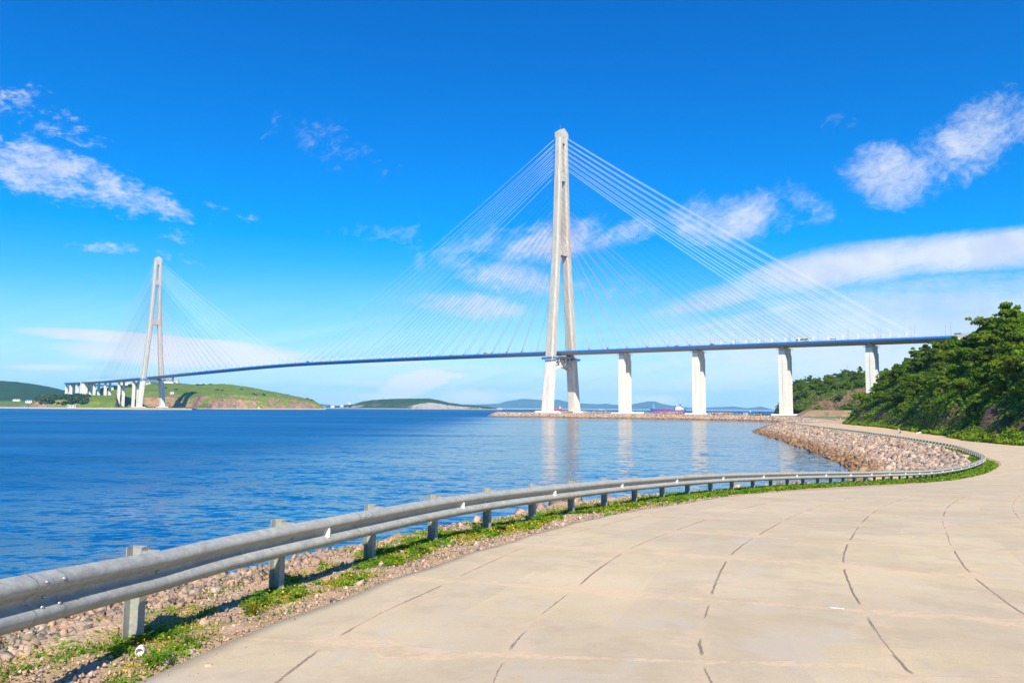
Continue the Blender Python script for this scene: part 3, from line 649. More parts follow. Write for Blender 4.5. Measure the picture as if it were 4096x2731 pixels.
HD = [(3092,[(760,-2)]*6),(3104,[(756,-1),(758,1),(763,5),(768,8),(785,9),(820,4)]),(3122,[(745,-1),(750,5),(756,10),(765,13),(790,12),(820,8)]),
 (3160,[(715,2.5),(722,10),(733,19),(760,24),(800,26),(850,20)]),(3185,[(705,2.5),(712,12),(728,23),(762,30),(800,33),(850,24)]),(3210,[(700,2.5),(706,14),(722,24),(760,33),(800,36),(860,30)]),
 (3295,[(690,2.5),(696,12),(708,24),(735,32),(790,38),(860,36)]),(3363,[(680,2.5),(686,12),(698,26),(735,37),(790,45),(860,46)]),
 (3462,[(660,2.5),(670,14),(690,30),(740,40),(790,47),(860,50)]),(3600,[(600,2),(630,14),(670,30),(740,44),(790,50),(860,55)]),(3700,[(590,2),(620,14),(670,30),(740,44),(790,50),(860,55)])]
headland, headV = bearing_land('headland', HD, M_HEAD, 2.0, .05, 60, 2.0/2988, ridged=2.5)
# grassy embankment beside the last piers
EP = [(228,598),(252,577),(300,560),(345,600),(300,672),(250,668)]
ex, ey = np.meshgrid(np.arange(220,350,1.5), np.arange(555,680,1.5)); edd = sdist(ex.ravel(), ey.ravel(), EP).reshape(ex.shape)
ez = 2.4+np.clip(edd*.55, -1.0, 6.0)+np.clip((ex-285)*.12, 0, 6)*np.clip(edd/8, 0, 1)
ei = np.arange(ex.size).reshape(ex.shape); eqq = np.stack([ei[:-1,:-1],ei[:-1,1:],ei[1:,1:],ei[1:,:-1]],-1).reshape(-1,4)
tag(mk('embankment', np.stack([ex.ravel(), ey.ravel(), ez.ravel()], 1), eqq, M_BERM, smooth=True), kind='structure')

# ------------------------------------------------------------------ the wooded hillside on the right
FOOT = [(84,20),(84.5,60),(86,95),(91.5,130),(92.5,150),(98,165),(105,180),(113,207),(122.5,234),(130,258),(135.5,278),(140,306),(146,330),(158,352),(176,378),(200,420),(216,470),(238,520),(270,545),(330,580),(420,640)]
HP = np.array(FOOT+[(560,640),(560,20)]); NF = len(FOOT)-1
def hill_z(X, Y, d=None):
    if d is None: d = sdist(X, Y, HP, NF)
    base = zg(Y)-.3
    n1 = np.array([nz(a, b, .022, 2.7, 3) for a, b in zip(np.ravel(X), np.ravel(Y))]).reshape(np.shape(X))
    n2 = np.array([nz(a, b, .09, 6.1, 4) for a, b in zip(np.ravel(X), np.ravel(Y))]).reshape(np.shape(X))
    dd = np.maximum(d, 0)
    top = np.interp(Y, [100, 200, 260, 340, 420, 520, 640], [39, 39, 39, 37, 37, 44, 48])
    lam = np.interp(Y, [200, 300, 350, 420, 520], [33., 31., 24., 24., 26.]); h = top*(1-np.exp(-(dd*(1+n1*.45))/lam))+n2*np.clip(dd/6, 0, 1)*2.2
    h += np.clip(1-np.abs(dd-4)/5, 0, 1)*2.0*(n2 > .0)
    return np.where(d < 0, base-.5+d*.1, base+h)
hx, hy = np.meshgrid(axis_lines([(80,200,1.6),(200,430,4),(430,560,12)]), axis_lines([(20,90,4),(90,230,1.6),(230,640,3.2)]))
hd = sdist(hx.ravel(), hy.ravel(), HP, NF).reshape(hx.shape); ins = sdist(hx.ravel(), hy.ravel(), HP).reshape(hx.shape)
hz = hill_z(hx, hy, hd)
hi = np.arange(hx.size).reshape(hx.shape); hq = np.stack([hi[:-1,:-1],hi[:-1,1:],hi[1:,1:],hi[1:,:-1]],-1).reshape(-1,4)
hq = hq[(ins.ravel()[hq] > -3).any(1)]; us = np.unique(hq); rm = -np.ones(hx.size, int); rm[us] = np.arange(len(us))
m_, t_, b_ = mat('hillside_soil'); p_ = pos(t_); nz_ = t_.sep(t_.new('ShaderNodeNewGeometry').outputs['Normal'])[2]
n_ = t_.noise(p_, .25, 6, .65); r_ = t_.noise(t_.vmath('MULTIPLY', p_, (1, 1, 2.5)), .9, 6, .7)
rk_ = t_.mix(t_.smooth(r_, .38, .62), (.075, .045, .035), (.20, .12, .085)); rk_ = t_.mix(t_.smooth(t_.noise(p_, .6, 4), .58, .68), rk_, (.33, .14, .06))
gr_ = t_.mix(t_.smooth(n_, .35, .65), (.035, .06, .012), (.08, .11, .018))
t_.put(b_.inputs['Base Color'], t_.mix(t_.smooth(t_.math('ADD', nz_, t_.math('MULTIPLY', t_.math('SUBTRACT', n_, .5), .5)), .60, .74), rk_, gr_)); b_.inputs['Roughness'].default_value = .95
t_.put(b_.inputs['Normal'], t_.bump(r_, 1.0, .6)); M_SOIL = m_
hillside = mk('hillside', np.stack([hx.ravel(), hy.ravel(), hz.ravel()], 1)[us], rm[hq], M_SOIL, smooth=True); tag(hillside, kind='structure')

# ------------------------------------------------------------------ rocks (riprap)
def ico():
    t = (1+5**.5)/2; v = np.array([(-1,t,0),(1,t,0),(-1,-t,0),(1,-t,0),(0,-1,t),(0,1,t),(0,-1,-t),(0,1,-t),(t,0,-1),(t,0,1),(-t,0,-1),(-t,0,1)], float)
    f = np.array([(0,11,5),(0,5,1),(0,1,7),(0,7,10),(0,10,11),(1,5,9),(5,11,4),(11,10,2),(10,7,6),(7,1,8),(3,9,4),(3,4,2),(3,2,6),(3,6,8),(3,8,9),(4,9,5),(2,4,11),(6,2,10),(8,6,7),(9,8,1)])
    return v/np.linalg.norm(v[0]), f
IV, IF = ico()
CVX = np.array([(-1,-1,-1),(1,-1,-1),(1,1,-1),(-1,1,-1),(-1,-1,1),(1,-1,1),(1,1,1),(-1,1,1)], float)*.72
CF = np.array([(0,2,1),(0,3,2),(4,5,6),(4,6,7),(0,1,5),(0,5,4),(1,2,6),(1,6,5),(2,3,7),(2,7,6),(3,0,4),(3,4,7)])
def rock_shapes(n, g):
    out = []
    for _ in range(n):
        v = CVX+g.uniform(-.42, .42, (8, 3)); v *= g.uniform(.6, 1.25, 3)*np.array([1, 1, .85]); out.append(v/np.abs(v).max()*.95)
    return out
RS = rock_shapes(14, rng)
def rocks(name, P, size, zfun, label=None, sink=.25, wet=True, tone=1.0, mat_=None, kind='stuff', cat='rocks'):
    n = len(P); V = np.zeros((n, 8, 3)); C = np.zeros((n, 3)); Z = zfun(P[:, 0], P[:, 1])
    pal = np.array([(.58,.41,.30),(.66,.49,.36),(.50,.38,.29),(.62,.51,.40),(.43,.36,.30),(.62,.43,.30),(.26,.22,.19),(.55,.36,.26)])
    for i in range(n):
        q = rng.normal(size=4); q /= np.linalg.norm(q); a_, b_2, c_, d_ = q
        Rm = np.array([[1-2*(c_*c_+d_*d_),2*(b_2*c_-a_*d_),2*(b_2*d_+a_*c_)],[2*(b_2*c_+a_*d_),1-2*(b_2*b_2+d_*d_),2*(c_*d_-a_*b_2)],[2*(b_2*d_-a_*c_),2*(c_*d_+a_*b_2),1-2*(b_2*b_2+c_*c_)]])
        V[i] = (RS[rng.integers(14)]*size[i])@Rm.T+[P[i, 0], P[i, 1], Z[i]+size[i]*sink]
        col = pal[rng.integers(8)]*rng.uniform(.60, 1.05)*tone
        if wet:
            k = np.clip((.75-Z[i])/.5, 0, 1)*rng.uniform(.7, 1); col = col*(1-k)+np.array([(.26,.13,.045),(.13,.075,.04),(.34,.19,.06)][rng.integers(3)])*k
        C[i] = col
    F = (CF[None]+np.arange(n)[:, None, None]*8).reshape(-1, 3)
    o = mk(name, V.reshape(-1, 3), F, mat_ or M_ROCK); attr_col(o, 'tint', np.repeat(C, 8, 0))
    tag(o, label, cat, kind=kind); return o
# near bank
pts = []; sz = []
for u_ in np.arange(-14, 60, .16):
    x, y, tx, ty = cpt(u_); wv_ = np.interp(y, *WT)
    for v_ in np.arange(-wv_-.4, -1.05, .26):  # coarse stones down the bank
        r1, r2 = rng.uniform(-.12, .12, 2); s_ = rng.uniform(.10, .24)*(1+max(0, -v_-2)*.09)*(.50 if u_ < 9 else 1)
        if rng.random() < np.clip((-v_-1.2)*1.1, .12, 1)*(.75 if u_ < 9 else 1 if u_ > 46 or v_ < -3.4 else .10): X_, Y_ = off(u_+r1, v_+r2); pts.append((X_, Y_)); sz.append(s_)
for _ in range(3400):
    u_ = 2.5+rng.random()**1.5*10; v_ = -.6-abs(rng.normal())*.75
    if v_ < -2.6: continue
    pts.append(off(u_, v_)); sz.append((.018+.042*rng.random()**1.8)*(1+.02*u_))
rocks('bank_rocks', np.array(pts), np.array(sz), shore_z, 'loose pinkish rocks covering the bank behind the guardrail', tone=.84)
pts = []; sz = []
u_ = 56.0
while True:
    x, y, tx, ty = cpt(u_)
    if y > 349: break
    wv_ = np.interp(y, *WT); st = .38+.0011*y
    for v_ in np.arange(-wv_-.4, -1.5, st):
        s_ = rng.uniform(.17, .38)*(1+.0015*y)*(1.5 if rng.random() < .06 else 1)*(1.35 if rng.random() < .08 else 1); X_, Y_ = off(u_+rng.uniform(-.3, .3), v_+rng.uniform(-.25, .25)); pts.append((X_, Y_)); sz.append(s_)
    u_ += st
rocks('riprap', np.array(pts), np.array(sz), shore_z, 'broad slope of broken pink granite boulders along the cove')
pts = []; sz = []
LS = LAND[len(shore)-2:-4]
for i in range(len(LS)-1):
    A_, B_ = LS[i], LS[i+1]; L_ = math.hypot(*(B_-A_)); nx_, ny_ = -(B_-A_)[1]/L_, (B_-A_)[0]/L_
    back = A_[1] > 690 and i > 9
    if A_[0] > 290: continue
    mx, my = (A_+B_)/2
    sgn = 1 if sdist(np.array([mx+nx_*2]), np.array([my+ny_*2]), LAND)[0] > 0 else -1
    for a_ in np.arange(0, L_, .95 if not back else 1.6):
        for k_ in np.arange(-1.0, 8.5, .95 if not back else 1.6):
            f_ = (a_+rng.uniform(-.4, .4))/L_; pts.append((A_[0]+(B_-A_)[0]*f_+nx_*sgn*(k_+rng.uniform(-.4, .4)), A_[1]+(B_-A_)[1]*f_+ny_*sgn*(k_+rng.uniform(-.4, .4)))); sz.append(rng.uniform(.5, .95))
rocks('causeway_riprap', np.array(pts), np.array(sz), shore_z, 'pink rock revetment around the low causeway under the bridge', tone=1.05)
# rubble heaps on top of the causeway between the piers
pts = []; sz = []
for cx, cy, sx, sy, h in ((95,800,14,5,1.6),(128,775,12,5,1.5),(160,735,10,5,1.6),(60,830,6,5,1.2),(196,700,12,4,1.3)):
    for _ in range(240): pts.append((cx+rng.normal()*sx*.6, cy+rng.normal()*sy*.5)); sz.append(rng.uniform(.4, .9))
heap = [((95,800),1.6),((128,775),1.5),((160,735),1.6)]
rocks('rubble_heap', np.array(pts), np.array(sz), lambda X, Y: shore_z(X, Y)+rng.uniform(0, 1.4, len(X)), 'heaps of light rubble on the causeway between tower and piers', wet=False, tone=1.15)

# gravel on the near verge
pts = []; sz = []
for _ in range(30000):
    u_ = 1.5+rng.random()**1.6*30; v_ = rng.uniform(-2.6, 1.15); X_, Y_ = off(u_, v_); pts.append((X_, Y_)); sz.append((.006+.016*rng.random()**2.5)*(1+.03*u_)*(2.2 if rng.random() < .03 else 1))
rocks('gravel', np.array(pts), np.array(sz), lambda X, Y: shore_z(X, Y)+.004, 'fine pink gravel along the road edge', wet=False, tone=1.0, sink=.3, cat='gravel')
for i, (u_, v_, s_, lb) in enumerate(((9.9, .30, .10, 'pale orange stone among the weeds by the second guardrail post'), (6.1, -1.5, .11, 'white flat stone among the bank rocks at lower left'), (5.4,-1.1,.10,'grey angular stone on the gravel behind the nearest rail joint'))):
    X_, Y_ = off(u_, v_); v = RS[i]*s_
    o = mk('stone', v, [tuple(f) for f in CF], M_ROCK, loc=(X_, Y_, sz1(X_, Y_)+s_*.3)); attr_col(o, 'tint', np.array([[(.62,.38,.24),(.66,.62,.58),(.45,.43,.40)][i]]*8)); tag(o, lb, 'stone')

# ------------------------------------------------------------------ guardrail
WP0 = [(.000,-.156),(.012,-.150),(.030,-.142),(.056,-.130),(.074,-.114),(.083,-.096),(.083,-.076),(.074,-.058),(.050,-.042),(.024,-.028),(.006,-.012),(.002,0),(.006,.012),(.024,.028),(.050,.042),(.074,.058),(.083,.076),(.083,.096),(.074,.114),(.056,.130),(.030,.142),(.012,.150),(.000,.156)]
WP = [(a*1.08, b*1.17) for a, b in WP0]
def rail_z(u): 
    us = [u-3, u-1.5, u, u+1.5, u+3]; return float(np.mean([zg(cpt(k)[1]) for k in us]))+.11*min(1.5, max(0, (6.9-u)/2.2))
def rail_mesh(u0, u1, v0, raise_=0.0, grow=0.0, step=.25):
    n = max(2, int(round((u1-u0)/step))); V = []; m = len(WP)
    for i in range(n+1):
        u_ = u0+(u1-u0)*i/n; zc = rail_z(u_)+.62
        for off_, hh in WP: X_, Y_ = off(u_, v0+off_+grow+raise_); V.append((X_, Y_, zc+hh*(1+grow*4)))
    F = [(i*m+k, (i+1)*m+k, (i+1)*m+k+1, i*m+k+1) for i in range(n) for k in range(m-1)]
    return V, F
RV = .20
g1 = thing('guardrail', 'long galvanised two-wave guardrail curving from the foreground along the cove', 'guardrail', (0, 0, 0))
def post_mb(u_):
    X_, Y_, tx, ty = cpt(u_); nxv, nyv = ty, -tx; zb = sz1(X_, Y_)-.25; zt = rail_z(u_)+.84; mb = MB()
    def bx(a0, a1, c0, c1, z0, z1):                    # a: towards the road, c: along the rail
        pts_ = [(X_+nxv*a+tx*c, Y_+nyv*a+ty*c) for a, c in ((a0, c0), (a1, c0), (a1, c1), (a0, c1))]
        mb.add([(*p, z0) for p in pts_]+[(*p, z1) for p in pts_], [(3,2,1,0),(4,5,6,7),(0,1,5,4),(1,2,6,5),(2,3,7,6),(3,0,4,7)])
    bx(-.068, .068, .046, .054, zb, zt)                # web
    bx(-.075, -.068, -.040, .054, zb, zt); bx(.068, .075, -.040, .054, zb, zt)   # flanges
    return mb, bx, X_, Y_, nxv, nyv, tx, ty, zt
KU = [6.9,9.25,11.5,13.6,15.75,17.85,20.05,22.3,24.65,27.1,29.6,32.05,34.55,37.25,39.75,42.15,44.45,46.65,48.7,50.8,52.9,55.0,57.0,58.8,60.35,61.85,63.25,64.6,65.95,67.4,69.05,70.85,72.7,74.55,76.6,78.7,81.05,83.55,86.1,88.6]
def ku(k):
    if k < 0: return 6.9+2.25*k
    if k > len(KU)-1: return KU[-1]+2.25*(k-len(KU)+1)
    return float(np.interp(k, range(len(KU)), KU))
posts = [ku(k) for k in range(-5, 400) if ku(k) < UEND-1]
def upix(u, v, z): 
    X_, Y_ = off(u, v); return X_, Y_
far_posts = MB()
for k, u_ in enumerate(posts):
    mb, bx, X_, Y_, nxv, nyv, tx, ty, zt = post_mb(u_)
    if k < 96:
        o = mb.build('post', M_GALV, g1)
        bk = MB(); mb2 = bk
        c0 = [(X_+nxv*a+tx*c, Y_+nyv*a+ty*c) for a, c in ((.076, -.03), (RV, -.03), (RV, .045), (.076, .045))]
        z0_, z1_ = zt-.36, zt-.03
        for (a0, a1, cc0, cc1) in ((.076, RV-.004, -.034, -.028), (.076, RV-.004, .040, .046), (.076, .082, -.028, .040)):
            p4 = [(X_+nxv*a+tx*c, Y_+nyv*a+ty*c) for a, c in ((a0, cc0), (a1, cc0), (a1, cc1), (a0, cc1))]
            bk.add([(*p, z0_) for p in p4]+[(*p, z1_) for p in p4], [(3,2,1,0),(4,5,6,7),(0,1,5,4),(1,2,6,5),(2,3,7,6),(3,0,4,7)])
        bk.build('bracket', M_GALV, o)
    else: far_posts.add(mb.v, mb.f)
o = far_posts.build('post', M_GALV, g1); tag(o, kind='stuff')
JU = [ku(k) for k in [-4.9, -2.8, -.74]+list(np.arange(1.66, 400, 2.0)) if ku(k) < UEND-2]
bolt_d = []
for k in range(len(JU)-1):
    if k < 96:
        V, F = rail_mesh(JU[k]-.02, JU[k+1]+.30, RV, raise_=.004*(k % 2))
        sec = mk('rail_beam', V, F, M_GALV, g1, smooth=True)
        so = sec.modifiers.new('thick', 'SOLIDIFY'); so.thickness = .004; so.offset = -1; so.use_rim = False
        if 0 < JU[k+1] < 60:                           # bright cut edge of the overlapping sheet
            V, F = rail_mesh(JU[k+1]-.024, JU[k+1]-.010, RV, raise_=.0075, step=.02); mk('sheet_edge', V, F, M_BOLT, sec)
            V, F = rail_mesh(JU[k+1]+.30, JU[k+1]+.31, RV, raise_=.0065, step=.02); mk('sheet_edge', V, F, M_LAMP, sec)
        if 0 < JU[k+1] < 34:                           # splice bolts at the joint and the post bolt
            for du_, hh, oo in ((.08, .122, .086), (.27, .122, .086), (.08, -.050, .060), (.27, -.050, .060), (.17, .006, .010)):
                X_, Y_ = off(JU[k+1]+du_, RV+oo+.004); bm_ = MB(); bm_.sphere((0, 0, 0), .017, 12, 6, .8)
                bm_.build('bolt', M_BOLT, sec, True, loc=(X_, Y_, rail_z(JU[k+1]+du_)+.62+hh))
for u_ in posts[2:20]:
    X_, Y_ = off(u_, RV+.012); bm_ = MB(); bm_.sphere((0, 0, 0), .019, 12, 6, .8); bm_.build('bolt', M_BOLT, g1, True, loc=(X_, Y_, rail_z(u_)+.622))
# triangular white reflectors in the trough
for k in range(40):
    u_ = ku(1.3+2*k)
    if u_ > UEND-3: break
    X_, Y_, tx, ty = cpt(u_); X_, Y_ = off(u_, RV+.006); nxv, nyv = ty, -tx; zc = rail_z(u_)+.62
    s_ = 1.0
    v = [(X_, Y_, zc-.055), (X_, Y_, zc+.055), (X_+nxv*.085+tx*.012, Y_+nyv*.085+ty*.012, zc+.06), (X_+nxv*.085+tx*.012, Y_+nyv*.085+ty*.012, zc-.06)]
    v2 = [(a+tx*.008, b+ty*.008, c) for a, b, c in v]
    bmr = MB(); bmr.add(v+v2, [(3,2,1,0), (4,5,6,7), (0,1,5,4), (2,3,7,6), (1,2,6,5), (3,0,4,7)])
    bmr.build('reflector', M_REFL, g1)
# second guardrail, on the road towards the piers
g2 = thing('guardrail', 'distant straight guardrail above the rock revetment before the embankment', 'guardrail')
def line_rail(P, g, step=2.0, zadd=0.0):
    C = catmull([tuple(2*np.array(P[0])-np.array(P[1]))]+P+[tuple(2*np.array(P[-1])-np.array(P[-2]))], .5); s = np.r_[0, np.cumsum(np.hypot(*np.diff(C, axis=0).T))]
    V = []; m = 5; pr = [(0,-.15),(-.08,-.08),(-.01,0),(-.08,.08),(0,.15)]; idx = list(range(0, len(C)-1, 4))
    for i in idx:
        t = C[min(i+1, len(C)-1)]-C[max(i-1, 0)]; t = t/np.hypot(*t); z = sz1(*C[i])+.6
        for a, h in pr: V.append((C[i][0]+t[1]*a*-1, C[i][1]-t[0]*a*-1, z+h))
    F = [(i*m+k, (i+1)*m+k, (i+1)*m+k+1, i*m+k+1) for i in range(len(idx)-1) for k in range(m-1)]
    mk('rail_beam', V, F, M_GALV, g)
    for d in np.arange(1, s[-1], step):
        x = np.interp(d, s, C[:, 0]); y = np.interp(d, s, C[:, 1]); z = sz1(x, y); b = MB(); b.box(x-.09, x+.09, y-.09, y+.09, z-.2, z+.8); b.build('post', M_GALV, g)
line_rail([(205,562),(200,530),(195,495),(189,450),(181,417)], g2)

# ------------------------------------------------------------------ the bridge (own frame: x along the deck, -y towards the camera side)
TX, TY, TH = 54.736, 826.234, .74494
bridge = thing('cable_stayed_bridge', 'huge cable stayed bridge with two A shaped concrete pylons and blue deck', 'bridge', (TX, TY, 0), -TH)
def dz_(s): return float(np.interp(s, [-1700,-1488,-1400,-1290,-1135,-963,-895,-668,-560,-511,-347,-188,-93,0,48,120,166,250,323,361,384,470],
                                   [64,63.6,63.5,64.2,66.6,69.6,71.0,75.0,76.0,76.0,74.9,73.0,71.7,70.2,69.4,68.4,67.8,66.4,65.1,64.4,64.0,63.6]))
dzs = np.array([dz_(s) for s in range(-1710, 480, 5)])
for _ in range(120): dzs[1:-1] = dzs[1:-1]*.5+(dzs[:-2]+dzs[2:])*.25
def dz(s): return float(np.interp(s, np.arange(-1710, 480, 5), dzs))
HWD = 12.8
# centre line in the bridge frame: straight, then the approach viaduct bends away behind
def centre(s):
    if s >= -1600: return s, 0.0, 1.0, 0.0
    Rr = 150.0; a = (-1600-s)/Rr
    return -1600-Rr*math.sin(a), Rr*(1-math.cos(a)), math.cos(a), -math.sin(a)
def sect(name, prof, s0, s1, mat_, parent, step=12):
    n = max(1, int(abs(s1-s0)/step)); V = []; m = len(prof)
    for i in range(n+1):
        s = s0+(s1-s0)*i/n; x, y, tx, ty = centre(s); z = dz(max(s, -1705))
        for t, h in prof: V.append((x-ty*t, y+tx*t, z+h))
    F = [(i*m+k, i*m+(k+1) % m, (i+1)*m+(k+1) % m, (i+1)*m+k) for i in range(n) for k in range(m)]
    F += [tuple(range(m)), tuple(n*m+k for k in range(m))[::-1]]
    return mk(name, V, F, mat_, parent)
S0, S1 = -2000, 386
deck = sect('deck', [(-12.6,-.02),(-12.6,-1.5),(-8.5,-3.25),(8.5,-3.25),(12.6,-1.5),(12.6,-.02)], S0, S1, M_SOFF, bridge)
sect('fascia', [(-12.62,.05),(-12.95,.05),(-12.95,-1.55),(-12.62,-1.75)], S0, S1, M_BLUE, bridge)
sect('fascia', [(12.62,.05),(12.62,-1.75),(12.95,-1.55),(12.95,.05)], S0, S1, M_BLUE, bridge)
sect('carriageway', [(-12.4,.0),(-12.4,.04),(12.4,.04),(12.4,.0)], S0, S1, M_ASPH, deck)
for sd in (-1, 1):
    rl = MB()
    for h in (.55, 1.15):
        n = 200
        for i in range(n):
            s = S0+(S1-S0)*i/n; s2 = S0+(S1-S0)*(i+1)/n; (x, y, a1, b1), (x2, y2, a2, b2) = centre(s), centre(s2); t = sd*12.7
            rl.tube([(x-b1*t, y+a1*t, dz(max(s,-1705))+h), (x2-b2*t, y2+a2*t, dz(max(s2,-1705))+h)], .05, 4, False)
    for s in np.arange(-1598, S1, 4.0): rl.box(s-.05, s+.05, sd*12.7-.05, sd*12.7+.05, dz(s), dz(s)+1.2)
    rl.build('railing', M_RAILB, bridge)
def octo(cx, cy, z, hx_, hy_, c):
    return [(cx+a*hx_, cy+b*hy_, z) for a, b in ((-1+c/hx_, -1), (1-c/hx_, -1), (1, -1+c/hy_), (1, 1-c/hy_), (1-c/hx_, 1), (-1+c/hx_, 1), (-1, 1-c/hy_), (-1, -1+c/hy_))]
LEGT = ([3, 68, 178, 235, 320], [23.7, 17.9, 9.2, 7.0, 4.2]); LEGW = ([3, 60, 178, 320], [4.7, 4.2, 3.75, 2.95]); LEGS = ([3, 60, 178, 320], [6.1, 5.6, 4.6, 4.1])
def make_pylon(s_at):
    P = empty('pylon', (s_at, 0, 0), 0, bridge)
    for sd in (-1, 1):
        rings = []; zs = [3.0, 20, 40, 60, 68, 90, 120, 150, 178, 200, 235, 260, 290, 314]
        V = []
        for z in zs:
            ct = np.interp(z, *LEGT)*sd; V += octo(0, ct, z, np.interp(z, *LEGS), np.interp(z, *LEGW), 1.5)
        F = [(i*8+k, i*8+(k+1) % 8, (i+1)*8+(k+1) % 8, (i+1)*8+k) for i in range(len(zs)-1) for k in range(8)]+[tuple(range(8))[::-1], tuple((len(zs)-1)*8+k for k in range(8))]
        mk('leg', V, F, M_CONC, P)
        pd = MB(); pd.frustum(0, 23.7*sd, 1.5, 5.2, 12.5, 11.5, 9.5, 8.5); pd.build('footing', M_PIER, P)
        ws = MB()                                       # blue maintenance stage around the leg
        ct = np.interp(62, *LEGT)*sd
        for i_, j_ in ((0, -1), (0, 1)): ws.box(-7.2, 7.2, ct+j_*6-.7, ct+j_*6+.7, 61.6, 62.0); ws.box(-7.2, 7.2, ct+j_*6.6-.06, ct+j_*6.6+.06, 62.0, 63.4)
        for i_ in (-1, 1): ws.box(i_*7.2-.9, i_*7.2+.7, ct-6, ct+6, 61.65, 62.05); ws.box(i_*7.9-.06, i_*7.9+.06, ct-6, ct+6, 62.1, 63.4)
        for k_ in range(-3, 4): ws.box(k_*2-.15, k_*2+.15, ct-6.9*1, ct-5.6, 60.7, 61.6); ws.box(k_*2-.15, k_*2+.15, ct+5.6, ct+6.9, 60.7, 61.6)
        ws.build('work_platform', M_BLUE, P)
    def beam(z0, z1, hs, slope=.0):
        w0, w1 = np.interp(z0, *LEGT), np.interp(z1, *LEGT); b = MB()
        b.add([(-hs,-w0,z0),(hs,-w0,z0),(hs,w0,z0),(-hs,w0,z0),(-hs,-w1,z1),(hs,-w1,z1),(hs,w1,z1),(-hs,w1,z1)], [(3,2,1,0),(4,5,6,7),(0,1,5,4),(1,2,6,5),(2,3,7,6),(3,0,4,7)])
        b.build('crossbeam', M_CONC, P)
    beam(178, 189, 4.1); beam(263, 273, 3.6); beam(306.5, 315, 3.7)
    # peaked head
    h = MB(); yw = 7.1
    h.add([(-4.1,-yw,314),(4.1,-yw,314),(4.1,yw,314),(-4.1,yw,314),(-4.1,-yw,319.5),(4.1,-yw,319.5),(4.1,yw,319.5),(-4.1,yw,319.5),(-4.1,0,324.5),(4.1,0,324.5)],
          [(3,2,1,0),(0,1,5,4),(1,2,6,9,5),(2,3,7,6),(3,0,4,8,7),(4,5,9,8),(6,7,8,9)])
    h.build('pylon_head', M_CONC, P)
    sp_ = MB(); sp_.tube([(0,-2,322),(0,-2,329)], .09, 5); sp_.tube([(2,3,321),(2,3,325)], .07, 5)
    for k_ in range(8): sp_.tube([(-3.9,-6.9+k_*.7,319.4),(-3.9,-6.9+k_*.7,320.7)], .05, 4)
    sp_.build('lightning_rod', M_RAILB, P)
    # truss crossbeam under the deck
    tr = MB(); yi = 14.6
    for xs in (-3.6, 3.6):
        tr.box(xs-.55, xs+.55, -yi, yi, 62.6, 65.2)
        pts_ = []
        for i in range(13):
            yy = -yi+2*yi*i/12; q_ = 1-(yy/yi)**2; pts_.append((yy, 50.0+3.4*q_, 53.2+2.6*q_))
        for (y0_, a0, b0), (y1_, a1, b1) in zip(pts_, pts_[1:]):
            tr.add([(xs-.55,y0_,a0),(xs+.55,y0_,a0),(xs+.55,y1_,a1),(xs-.55,y1_,a1),(xs-.55,y0_,b0),(xs+.55,y0_,b0),(xs+.55,y1_,b1),(xs-.55,y1_,b1)], [(3,2,1,0),(4,5,6,7),(0,1,5,4),(1,2,6,5),(2,3,7,6),(3,0,4,7)])
        zt, zbm = 62.8, 55.0
        nodes = [(-14.2, 55), (-11.2, zt), (-6.8, zbm), (-3.6, zt), (0, zbm), (3.6, zt), (6.8, zbm), (11.2, zt), (14.2, 55)]
        for (y0_, z0_), (y1_, z1_) in zip(nodes, nodes[1:]):
            tr.add([(xs-.45,y0_-.55,z0_),(xs+.45,y0_-.55,z0_),(xs+.45,y0_+.55,z0_),(xs-.45,y0_+.55,z0_),(xs-.45,y1_-.55,z1_),(xs+.45,y1_-.55,z1_),(xs+.45,y1_+.55,z1_),(xs-.45,y1_+.55,z1_)], [(3,2,1,0),(4,5,6,7),(0,1,5,4),(1,2,6,5),(2,3,7,6),(3,0,4,7)])
    tr.box(-4.1, 4.1, -yi, yi, 64.6, 65.0)
    tr.build('truss_crossbeam', M_CONC, P)
    return P
pyl = [make_pylon(0), make_pylon(-1104)]
# stay cables
ZA = list(np.linspace(314.5, 279.5, 7))+list(np.linspace(273.5, 237.5, 7))+list(np.linspace(231.5, 190.5, 7))     # outermost first
main_s = [528-24*k for k in range(21)]
side_s = [360-12*k for k in range(14)]+[190-23.7*k for k in range(7)]
rest = {0: MB(), 1: MB(), 2: MB()}; cmat = [M_WCAB, M_BCAB, M_RCAB]; nca = 0
for ip, s_at in enumerate((0, -1104)):
    for dirn in (1, -1):
        side = (dirn == 1) if ip == 0 else (dirn == -1)
        for sd in (-1, 1):
            for k in range(21):
                L = side_s[k] if side else main_s[k]; sa = s_at+dirn*L; zt = ZA[k]
                y1 = sd*(np.interp(zt, *LEGT)-.2); x1 = s_at+dirn*(np.interp(zt, *LEGS)-.3); za = dz(sa)+.4; y0 = sd*12.3; pts_ = []
                for i in range(13):
                    f = i/12; sag = -4*f*(1-f)*L*.010; pts_.append((x1+(sa-x1)*f, y1+(y0-y1)*f, zt+(za-zt)*f+sag))
                ci = 0 if k < 7 else 1 if k < 14 else 2; rad = (.135, .115, .11)[ci]
                if ip == 0 or nca < 100:
                    b = MB(); b.tube(pts_, rad, 6)
                    if ci == 2: b.tube([pts_[-1], tuple(np.array(pts_[-1])*.3+np.array(pts_[-2])*.7)][::-1] if False else [tuple(np.array(pts_[-1])+(np.array(pts_[-2])-np.array(pts_[-1]))*.09*4/max(1, L/60)), pts_[-1]], [.16, .75], 7)
                    o = b.build('stay_cable', cmat[ci], bridge, True); nca += 1
                else: rest[ci].tube(pts_, rad, 5)
for ci, b in rest.items(): tag(b.build('stay_cable', cmat[ci], bridge, True), kind='stuff')
